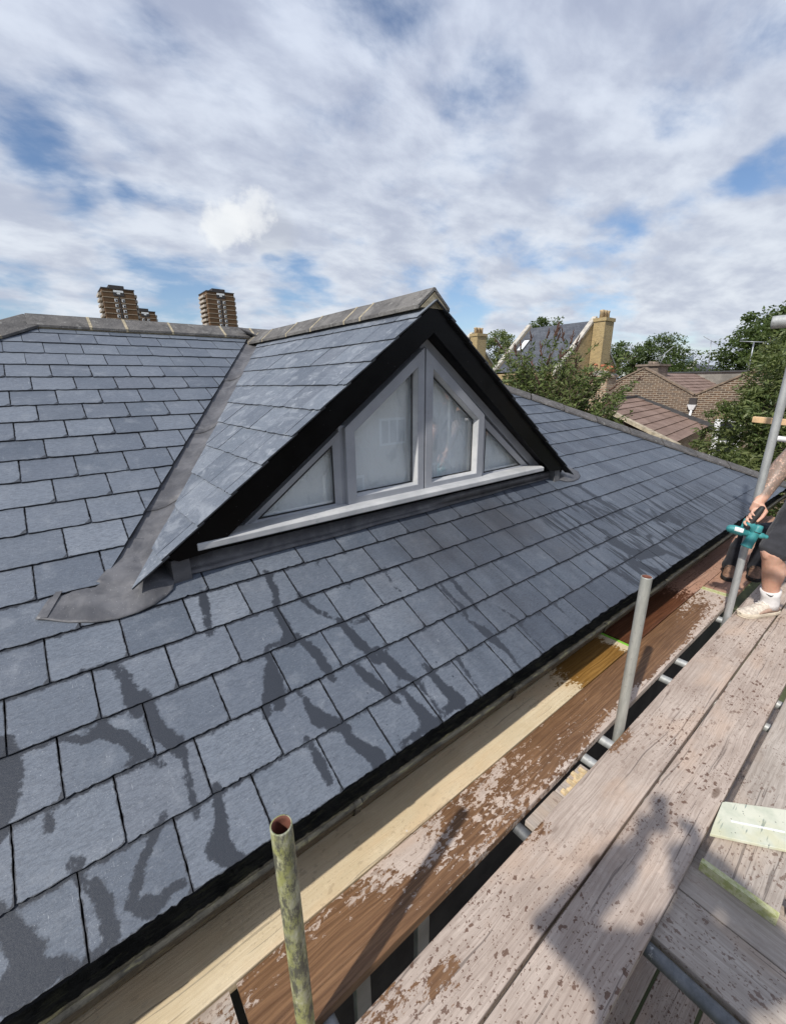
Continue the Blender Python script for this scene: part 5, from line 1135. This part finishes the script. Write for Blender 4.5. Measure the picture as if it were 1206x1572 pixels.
wfo = adopt(wf.build('window_frame', M_WHITE, merge=True), ter)
b = MB(); b.box(24.06, 24.07, wy0+.1, wy1-.1, wz0+.05, wz1-.05); adopt(b.build('window_pane', M_DGLASS), wfo)
b = MB()
for q in range(15): b.box(23.985, 24.0, wy0-.1+.085*q, wy0-.1+.085*q+.072, wz1+.01, wz1+.23)
adopt(b.build('lintel', plain('soldier brick', (.27, .19, .12), .9, .3, 5)), ter)
# back addition with its own concrete tiled roof
bk_ = root('back_addition', 'low brick addition with a ribbed brown tiled roof against the terrace', 'house extension', (21, 7.6, GROUND))
b = MB(); strip_roof(b, (17.6, 5.75, -.52), (23.98, 6.55, -.40), (23.98, 9.85, .86), (18.6, 9.55, .80), 8, .05); adopt(b.build('roof', M_CTILE), bk_)
b = MB(); b.hexa([(17.7, 5.95, GROUND), (23.95, 6.75, GROUND), (23.95, 10.8, GROUND), (18.6, 10.8, GROUND)], [(17.8, 5.95, -.52), (23.95, 6.75, -.42), (23.95, 10.8, .62), (18.7, 10.8, .62)]); adopt(b.build('wall', M_PBRICK), bk_)
b = MB(); b.hexa([(23.80, 9.95, .86), (23.99, 9.95, .86), (23.99, 6.3, -.50), (23.80, 6.3, -.50)], [(23.80, 9.95, 1.02), (23.99, 9.95, 1.02), (23.99, 6.3, -.26), (23.80, 6.3, -.26)]); b.hexa([(18.5, 9.5, .80), (23.98, 9.8, .84), (23.98, 10.6, .7), (18.5, 10.6, .7)], [(18.5, 9.5, .95), (23.98, 9.8, .98), (23.98, 10.6, .95), (18.5, 10.6, .95)])
adopt(b.build('flashing', M_DKLEAD), bk_)
b = MB(); b.hexa([(17.45, 5.55, -.62), (17.75, 5.55, -.62), (18.75, 9.5, .74), (18.5, 9.5, .74)], [(17.45, 5.55, -.50), (17.75, 5.55, -.50), (18.75, 9.5, .90), (18.5, 9.5, .90)]); adopt(b.build('verge', plain('mortared verge', (.40, .34, .25), .9, .35, 6)), bk_)
# old stack with terracotta pots
st = root('chimney_stack', 'old brick chimney stack with buff and terracotta pots beside the tiled addition', 'chimney', (18.6, 9.1, GROUND))
b = MB(); b.box(18.1, 18.9, 8.72, 9.50, GROUND, 1.86); b.box(18.04, 18.96, 8.66, 9.56, 1.861, 1.95); adopt(b.build('stack', M_PBRICK), st)
b = MB(); b.hexa([(18.06, 8.68, 1.951), (18.94, 8.68, 1.951), (18.94, 9.54, 1.951), (18.06, 9.54, 1.951)], [(18.25, 8.9, 2.14), (18.75, 8.9, 2.14), (18.75, 9.32, 2.14), (18.25, 9.32, 2.14)]); adopt(b.build('flaunching', M_CEMENT), st)
for (x, y_, m_, h_, tilt) in ((18.3, 9.42, M_POT, .34, 0), (18.35, 9.08, M_POT, .30, .1)):
    b = MB(); b.tube([(x, y_, 2.0), (x+tilt*.3, y_, 2.0+h_*.85), (x+tilt*.35, y_, 2.0+h_)], [.13, .11, .13], 14); adopt(b.build('chimney_pot', m_, merge=True), st)
    b = MB(); b.tube([(x+tilt*.35, y_, 2.0+h_), (x+tilt*.35, y_, 2.08+h_)], [.135, .10], 14); adopt(b.build('pot_cap', M_REDPOT, merge=True), st)
b = MB(); b.tube([(18.4, 9.0, 2.22), (18.55, 8.62, 2.16)], [.14, .12], 14); adopt(b.build('chimney_pot', M_REDPOT, merge=True), st)
# yellow brick houses: ridge along Y, front slope facing us
def yellow_house(oy, label):
    X0 = 34.0; zr = 6.15; half = 4.4; sl = .837; y0, y1 = 17.85+oy, 23.9+oy
    h = root('brick_house', label, 'house', (X0, (y0+y1)/2, GROUND), 'yellow brick houses with chimneys')
    ze = zr-sl*half
    b = MB()
    for (ya, yb) in ((y0, y0+.3), (y1-.3, y1)): b.prism([(X0-half, GROUND), (X0+half, GROUND), (X0+half, ze+.1), (X0, zr+.1), (X0-half, ze+.1)], 1, ya, yb)
    b.box(X0-half, X0-half+.3, y0+.301, y1-.301, GROUND, ze); b.box(X0+half-.3, X0+half, y0+.301, y1-.301, GROUND, ze)
    adopt(b.build('wall', M_YBRICK), h)
    b = MB()
    for sg in (1, -1): b.hexa([(X0+sg*half, y0+.3, ze-.12), (X0+sg*half, y1-.3, ze-.12), (X0, y1-.3, zr-.12), (X0, y0+.3, zr-.12)], [(X0+sg*half, y0+.3, ze), (X0+sg*half, y1-.3, ze), (X0, y1-.3, zr), (X0, y0+.3, zr)])
    adopt(b.build('roof', M_FSLATE), h)
    for ya in (y0-.06, y1-.30):
        b = MB()
        for sg in (1, -1):
            A = [Vector((X0+sg*(half+.1), ya, ze+.02)), Vector((X0+sg*(half+.1), ya+.36, ze+.02)), Vector((X0, ya+.36, zr+.104)), Vector((X0, ya, zr+.104))]
            b.hexa(A, [q+Vector((0, 0, .20)) for q in A])
        b.box(X0-half-.30, X0-half+.15, ya-.02, ya+.38, ze-.45, ze+.10)
        adopt(b.build('coping', M_COPING, merge=True), h)
    ch = MB(); ch.box(X0-.35, X0+1.0, y0-.95, y0-.06, GROUND, zr-.15); ch.box(X0-.42, X0+1.07, y0-1.02, y0+.0, zr-.149, zr+.10); c = adopt(ch.build('chimney', M_YBRICK), h)
    for q in range(3):
        b = MB(); x = X0-.12+.42*q; b.tube([(x, y0-.5, zr+.10), (x, y0-.5, zr+.5), (x, y0-.5, zr+.58), (x, y0-.5, zr+.66)], [.17, .15, .19, .16], 12); adopt(b.build('chimney_pot', M_POT, merge=True), c)
    if oy == 0:
        p = lambda t, y, e=.06: Vector((X0-half*(1-t)-e*.64, y, ze+sl*half*t+e*.77))
        b = MB(); A = [p(.44, 22.55), p(.44, 23.2), p(.72, 23.2), p(.72, 22.55)]; b.hexa([q-Vector((0, 0, .1)) for q in A], A); sk = adopt(b.build('skylight', M_DKLEAD), h)
        b = MB(); A = [p(.47, 22.63, .075), p(.47, 23.12, .075), p(.69, 23.12, .075), p(.69, 22.63, .075)]; b.hexa([q-Vector((0, 0, .01)) for q in A], A); adopt(b.build('skylight_pane', plain('sky glass', (.70, .72, .74), .12, .1, 2, spec=.8)), sk)
    b = MB(); b.box(X0-half-.02, X0-half, 19.4+oy, 20.4+oy, -.6, 1.3); adopt(b.build('window', M_WHITE), h)
    return h
yellow_house(0, 'yellow brick house with white copings, a skylight and a tall chimney behind the buddleia')
yellow_house(12.35, 'further yellow brick gable and chimney just showing beside the dormer')
# towers far off
def tower(name, label, x0, x1, y0, y1, top, nf=16):
    t = root(name, label, 'tower block', ((x0+x1)/2, y0, GROUND), 'distant tower blocks'); fh = 2.72
    b = MB(); b.box(x0, x1, y0, y1, GROUND, top); adopt(b.build('wall', M_TOWER), t)
    w = x1-x0; bd = MB(); wn = MB(); dk = MB(); bl = MB(); xc = x0+w*.50
    for i in range(nf):
        z = top-1.0-fh*i-fh*.25
        bd.box(x0-.12, x1+.12, y0-.14, y0-.001, z, z+.32); bd.box(x0-.14, x0-.001, y0, y1, z, z+.30)
        if i: 
            for q in (-1, 1): wn.box(xc+q*1.75-.75, xc+q*1.75+.75, y0-.10, y0-.002, z-1.9, z-.45)
            for q in (-1, 1): dk.box(xc+q*1.75-.30, xc+q*1.75+.62, y0-.13, y0-.101, z-1.75, z-.75)
        bl.box(x1+.001, x1+1.5, y0+2, y1-2, z-1.4, z+.15); bl.box(x0-1.5, x0-.15, y0+3, y1-3, z-1.3, z-.0)
        dk.box(x1+.002, x1+1.1, y0+2.3, y1-2.3, z-2.6, z-1.4)
    dk.box(xc-.35, xc+.35, y0-.16, y0-.003, top-fh*nf, top-fh*1.1); dk.box(xc-2.6, xc+2.6, y0-.17, y0-.003, top-3.3, top-.5)
    wn.box(xc-2.4, xc+2.4, y0-.22, y0-.171, top-1.5, top-.45); wn.box(xc-.8, xc+.8, y0-.22, y0-.171, top-2.4, top-1.6)
    dk.box(x0-.3, x1+.3, y0-.3, y1+.3, top+.001, top+.55); dk.box(x0+w*.25, x0+w*.72, y0+2, y1-3, top+.551, top+2.4)
    for mb, nm, m in ((bd, 'floor_bands', M_PANEL), (wn, 'windows', M_WHITE), (dk, 'dark_panels', M_TDARK), (bl, 'balconies', plain('pale balcony', (.42, .37, .32), .8, .1, 1))): adopt(mb.build(nm, m), t)
tower('tower_block', 'leftmost brown tower block above the ridge, standing before a lower one', 34.9, 50.4, 300, 317, 53.6)
tower('tower_block', 'lower brown tower block peeping out behind the leftmost tower', 62, 75.5, 380, 397, 54.4)
tower('tower_block', 'brown tower block with pale balconies, standing alone nearer the dormer', 90.6, 107.4, 300, 317, 58.0)
b = MB(); b.box(400, 412, 131.5, 137.5, GROUND, 19.0)
t = root('office_tower', 'blue grey tower far away between the trees', 'tower block', (406, 135, GROUND)); adopt(b.build('wall', plain('far glass', (.30, .36, .42), .5, .1, .1)), t)
b = MB()
for q in range(10): b.box(399.8, 399.95, 131.5, 137.5, 2+1.7*q, 2.5+1.7*q)
adopt(b.build('floor_bands', M_TDARK), t)
# a far roof with a pale gable
fr_ = root('distant_house', 'distant grey roof with a pale gable end between the two big trees', 'house', (62, 18.4, GROUND))
b = MB(); b.prism([(16.4, GROUND), (20.2, GROUND), (20.2, 2.0), (19.9, 2.1), (18.9, 3.4), (16.4, 2.6)], 0, 60, 66); adopt(b.build('wall', M_FSLATE), fr_)
b = MB(); b.hexa([(59.9, 20.2, 1.9), (59.9, 18.9, 3.3), (60.4, 18.9, 3.3), (60.4, 20.2, 1.9)], [(59.9, 20.2, 2.5), (59.9, 18.9, 3.9), (60.4, 18.9, 3.9), (60.4, 20.2, 2.5)]); adopt(b.build('gable_coping', M_COPING), fr_)
# television aerials
def aerial(label, x, y, z, h, tilt=0.0):
    a = root('television_aerial', label, 'aerial', (x, y, z), 'television aerials')
    b = MB(); b.tube([(x, y, z), (x, y+tilt*.2, z+h)], .025, 8); adopt(b.build('mast', M_ALU), a)
    b = MB(); T_ = Vector((x, y+tilt*.2, z+h)); d = Vector((-.25, .9, tilt)).normalized(); b.tube([T_-d*.45, T_+d*.5], .018, 8)
    for q in range(7): c = T_-d*.42+d*.14*q; b.tube([c-Vector((.22, .05, 0)), c+Vector((.22, .05, 0))], .010, 6)
    adopt(b.build('antenna', M_ALU), a)
aerial('thin television aerial on the terrace chimney', 25.4, 9.6, 2.5, .55, -.9); aerial('television aerial on a mast before the big right tree', 24.15, 5.55, 1.95, 1.3, .1); aerial('bare aerial mast against the sky between the trees', 31.2, 9.1, 2.2, 1.7, .6)
# house across the way, seen only mirrored in the dormer panes
ah = root('brick_house', 'pale brick house behind the camera, mirrored in the dormer glass', 'house', (9, -12, GROUND))
b = MB(); b.prism([(-6, GROUND), (24, GROUND), (24, 2.0), (-6, 2.0)], 1, -20, -12); adopt(b.build('wall', brick_mat('facing brick', (.42, .33, .22), (.34, .26, .17), (.45, .40, .33), 'XZ')), ah)
b = MB(); b.hexa([(-6.5, -11.6, 2.0), (24.5, -11.6, 2.0), (24.5, -20.4, 2.0), (-6.5, -20.4, 2.0)], [(-6.5, -15.9, 5.0), (24.5, -15.9, 5.0), (24.5, -16.1, 5.0), (-6.5, -16.1, 5.0)]); adopt(b.build('roof', M_FSLATE), ah)
for xw_, zw, ww, hw_ in ((12.1, -1.15, 1.6, 1.3), (20.1, -2.05, 1.3, 1.3), (3.0, -.85, 1.5, 1.3), (9.6, -3.9, 1.5, 1.5), (15.2, -3.9, 1.5, 1.5)):
    b = MB(); b.box(xw_, xw_+ww, -12.0, -11.94, zw, zw+hw_); f_ = adopt(b.build('window', M_WHITE), ah)
    b = MB(); n_ = 3
    for q in range(n_): b.box(xw_+.1+q*(ww-.1)/n_, xw_+(q+1)*(ww-.1)/n_, -11.94, -11.93, zw+.12, zw+hw_-.12)
    adopt(b.build('pane', M_DGLASS), f_)

# ------------------------------------------------------------------ trees and shrubs
def leaves(name, pts, mat, parent, size, width, rng, droop=.3, outward=None):
    """one small folded leaf at every point"""
    n = len(pts); P = np.asarray(pts); d = rng.normal(size=(n, 3)); d[:, 2] = d[:, 2]*.6-droop
    if outward is not None: d = d*.8+outward
    d /= np.linalg.norm(d, axis=1)[:, None]; r = rng.normal(size=(n, 3)); w = np.cross(d, r); w /= np.linalg.norm(w, axis=1)[:, None]; nn = np.cross(w, d)
    L = size*(.6+.8*rng.random(n))[:, None]; Wd = L*width
    v = np.stack([P-d*L*.5, P+w*Wd*.5+nn*L*.06, P+d*L*.5-nn*L*.12, P-w*Wd*.5+nn*L*.06], 1).reshape(-1, 3)
    me = bpy.data.meshes.new(name); me.vertices.add(4*n); me.vertices.foreach_set('co', v.astype(np.float32).ravel())
    me.loops.add(4*n); me.loops.foreach_set('vertex_index', np.arange(4*n, dtype=np.int32)); me.polygons.add(n); me.polygons.foreach_set('loop_start', np.arange(0, 4*n, 4, dtype=np.int32)); me.polygons.foreach_set('loop_total', np.full(n, 4, dtype=np.int32))
    at = me.attributes.new('rnd', 'FLOAT', 'POINT'); at.data.foreach_set('value', np.repeat(rng.random(n), 4).astype(np.float32)); me.materials.append(mat); me.update(calc_edges=True)
    o = bpy.data.objects.new(name, me); C.objects.link(o); adopt(o, parent); return o
def crown_points(rng, c, R, nclump, per, clump, shell=.55, bottom=-.75):
    c = np.asarray(c, float); R = np.asarray(R, float); pts = []; cl = []
    while len(cl) < nclump:
        u = rng.normal(size=3); u /= np.linalg.norm(u)
        if u[2] < bottom: continue
        rr = shell+(1.03-shell)*rng.random()**.6; wob = 1+.16*mnoise.noise(Vector((u*2.1+c*.37).tolist()))+.10*mnoise.noise(Vector((u*5+c).tolist()))
        q = c+u*R*rr*wob; cl.append(q)
        s_ = clump*(.6+.8*rng.random()); g = rng.normal(size=(per, 3)); g /= np.linalg.norm(g, axis=1)[:, None]; g *= (rng.random(per)**.45)[:, None]
        pts.append(q+g*s_*np.array([1, 1, .62]))
    return np.concatenate(pts), cl
def tree(name, label, base, crowns, mat, leaf, width, nclump, per, clump, seed, group=None, trunk_r=.25, cat='tree'):
    rng = np.random.default_rng(seed); o = root(name, label, cat, base, group); P = []; CL = []
    tot = sum(r[0]*r[1]+r[1]*r[2]+r[0]*r[2] for _, r in crowns)
    for c, R in crowns:
        f = (R[0]*R[1]+R[1]*R[2]+R[0]*R[2])/tot; p, cl = crown_points(rng, c, R, max(4, int(nclump*f)), per, clump); P.append(p); CL += cl
    leaves('crown', np.concatenate(P), mat, o, leaf, width, rng)
    b = MB(); B = Vector(base); c0 = Vector(crowns[0][0]); top = Vector((B.x*.3+c0.x*.7, B.y*.3+c0.y*.7, c0.z))
    b.tube([B, B.lerp(top, .35)+Vector((.1, -.1, 0)), B.lerp(top, .7), top], [trunk_r*1.25, trunk_r, trunk_r*.75, trunk_r*.35], 10)
    for i in range(0, len(CL), max(1, len(CL)//26)):
        q = Vector(CL[i]); a = B.lerp(top, .35+.55*rng.random()); m_ = a.lerp(q, .5)+Vector((0, 0, .15)); b.tube([a, m_, q], [trunk_r*.32, trunk_r*.2, trunk_r*.05], 6)
    adopt(b.build('trunk', M_BARK), o); return o
tree('broadleaf_tree', 'big dark rounded tree at the right edge behind the terrace', (40, 7.8, GROUND), [((40, 7.9, 1.4), (3.6, 4.0, 5.0)), ((39, 5.0, 2.2), (3.2, 3.4, 4.4)), ((40, 9.6, -.2), (3, 2.6, 3.4)), ((39.5, 7.4, 4.4), (2.2, 2.2, 2.2))], M_LEAF, .22, .55, 520, 85, .70, 3, 'rounded trees on the skyline', .4)
tree('broadleaf_tree', 'dark rounded tree right of the yellow chimney', (52, 20.6, GROUND), [((52, 19.8, 2.3), (3.6, 3.3, 3.8)), ((52, 22.6, 2.1), (3.2, 3.2, 3.7)), ((52, 18.4, 1.0), (3, 1.8, 2.6))], M_LEAF, .22, .55, 420, 80, .70, 4, 'rounded trees on the skyline', .4)
tree('broadleaf_tree', 'green tree between the two yellow brick chimneys', (46, 36.5, GROUND), [((46, 36.4, 3.6), (3, 3.4, 4.3)), ((46, 33.8, 2.8), (3, 2.5, 3.4))], M_LEAF_R, .26, .55, 220, 70, .75, 5, 'rounded trees on the skyline', .4)
tree('broadleaf_tree', 'tree top showing over the ridge of the slate house with the skylight', (58, 38.2, GROUND), [((58, 38.0, 7.0), (2.5, 3.0, 3.6))], M_LEAF, .32, .55, 80, 50, .8, 6, 'rounded trees on the skyline', .35)
tree('leafy_shrub', 'tall loose green shrub in front of the terrace at the right', (15.6, 3.0, GROUND), [((15.6, 3.25, -.2), (1.4, 1.15, 2.1)), ((15.2, 2.5, .9), (1.2, 1.05, 1.7)), ((14.6, 3.3, -2.0), (1.6, 1.4, 2.0)), ((14.2, 2.0, -1.0), (1.4, 1.1, 2.2))], M_LEAF_R, .15, .28, 420, 66, .34, 8, None, .12, 'shrub')
tree('leafy_shrub', 'lower green shrub with white blossom behind the hip of the roof', (13.4, 3.7, GROUND), [((13.4, 3.75, -1.75), (1.2, 1.0, 1.6)), ((12.8, 3.0, -2.4), (1.2, 1.0, 1.6))], M_LEAF_B, .13, .30, 120, 60, .3, 9, None, .09, 'shrub')
tree('leafy_shrub', 'thin branchy shrub top before the big right tree', (19, 3.4, GROUND), [((19.0, 3.35, 2.2), (.9, .8, 1.3)), ((18.6, 3.3, .8), (1, .9, 1.4))], M_LEAF_R, .15, .32, 90, 45, .34, 12, None, .1, 'shrub')
rng = np.random.default_rng(5)
# buddleia: arching shoots, lance leaves, withered flower spikes
bud = root('buddleia', 'buddleia bush with withered brown flower spikes beyond the slate hip', 'bush', (11.3, 7.4, GROUND))
P = []; OUT = []; b = MB(); spikes = []
def shoot(p, d, L, leaf_n, spike, rad=.012):
    pts = [Vector(p)]; d = Vector(d).normalized(); n = 9
    for i in range(n): d = (d+Vector((0, 0, -.035))+Vector(rng.normal(size=3)*.03)).normalized(); pts.append(pts[-1]+d*L/n)
    b.tube(pts, [rad*(1-.07*i) for i in range(n+1)], 5)
    for i in range(leaf_n):
        t = .12+.85*rng.random(); j = min(n-1, int(t*n)); q = pts[j].lerp(pts[j+1], t*n-j); w = Vector(rng.normal(size=3)); w = (w-d*w.dot(d)).normalized(); P.append(q+w*.07); OUT.append(w*.9+d*.7)
    if spike: spikes.append((pts[-1], d))
SP = [(11.0, .690, .108, .1), (11.0, .655, .112, .4), (11.1, .640, .110, -.3), (11.0, .628, .108, .1), (11.05, .607, .108, -.5), (11.1, .598, .100, .2), (11.0, .575, .092, -.3), (11.0, .552, .085, -.7), (10.9, .541, .068, -.9), (10.7, .765, .070, .5), (10.8, .742, .085, .3), (10.8, .72, .078, .2), (10.9, .53, .03, -1.0), (10.7, .52, .005, -1.1), (10.9, .70, .085, .0), (10.6, .60, .06, -.2), (10.7, .66, .07, .3), (10.8, .505, -.01, -1.1)]
for X_, yx, zx, lean in SP:
    tip = Vector((X_, yx*X_, EYE+zx*X_)); d = Vector((rng.normal()*.15, lean*.6, 1.0)).normalized(); L = 1.2+.6*rng.random(); p = tip-d*L+Vector((0, 0, -.05)); d0 = (d+Vector((0, -lean*.1, .16))).normalized(); shoot(p, d0, L*1.0, 34, True)
for i in range(230):
    a = rng.random()*2*PI; yy = 5.55+3.35*rng.random(); env = 1.0-((yy-7.35)/2.1)**2*.75; X_ = 10.2+1.7*rng.random(); p = Vector((X_, yy, -.75+.9*rng.random()+env*1.0)); d = Vector((math.cos(a)*.6, math.sin(a)*.6+(yy-7.3)*.18, 1.0)); shoot(p, d, (1.1+.8*rng.random())*(.55+.65*env), 46, rng.random() < .10)
for i in range(14): shoot(Vector((11.3+rng.normal()*.2, 7.4+rng.normal()*.3, GROUND)), Vector((rng.normal()*.12, rng.normal()*.22, 1)), 4.2, 0, False, .04)
leaves('foliage', np.array([tuple(q) for q in P]), M_LEAF_B, bud, .155, .26, rng, .25, np.array([tuple(q) for q in OUT]))
adopt(b.build('stems', M_BARK), bud)
for q, d in spikes[:90]:
    s_ = MB(); L = .26+.14*rng.random(); m_ = 9; pts = [q-d*.05+d*L*i/m_+Vector(rng.normal(size=3))*.006 for i in range(m_+1)]; s_.tube(pts, [(.028 if i % 2 else .018)*(1-.75*i/m_)+.004 for i in range(m_+1)], 7)
    for i in range(3, 8):
        if rng.random() < .5: w = Vector(rng.normal(size=3)); w = (w-d*w.dot(d)).normalized(); s_.tube([pts[i-2], pts[i-2]+w*.05+d*.05, pts[i-2]+w*.07+d*.11], [.012, .011, .003], 5)
    adopt(s_.build('flower_spike', M_SPIKE), bud)
# white blossom on the lower shrub
bl = [o for o in C.objects if o.get('label', '').startswith('lower green shrub')][0]
Q = np.array([13.0, 3.5, -1.7])+rng.normal(size=(260, 3))*np.array([.35, .55, .75]); leaves('blossom', Q, M_BLOSSOM, bl, .10, .8, rng, 0)

# far wooded horizon
far = np.random.default_rng(21); n_f = 16000; a = far.random(n_f)*2*PI; r_ = 140+160*far.random(n_f)**.7
hh = 5.2+1.3*np.sin(a*17)+1.0*np.sin(a*41+1)
Pf = np.stack([np.cos(a)*r_+20, np.sin(a)*r_+20, GROUND+hh*far.random(n_f)**.6], 1)
fo = root('distant_woods', 'low belt of far off trees along the horizon', 'woods', (0, 0, GROUND), kind='stuff')
leaves('foliage', Pf, M_LEAF, fo, 3.2, .8, far, .1)
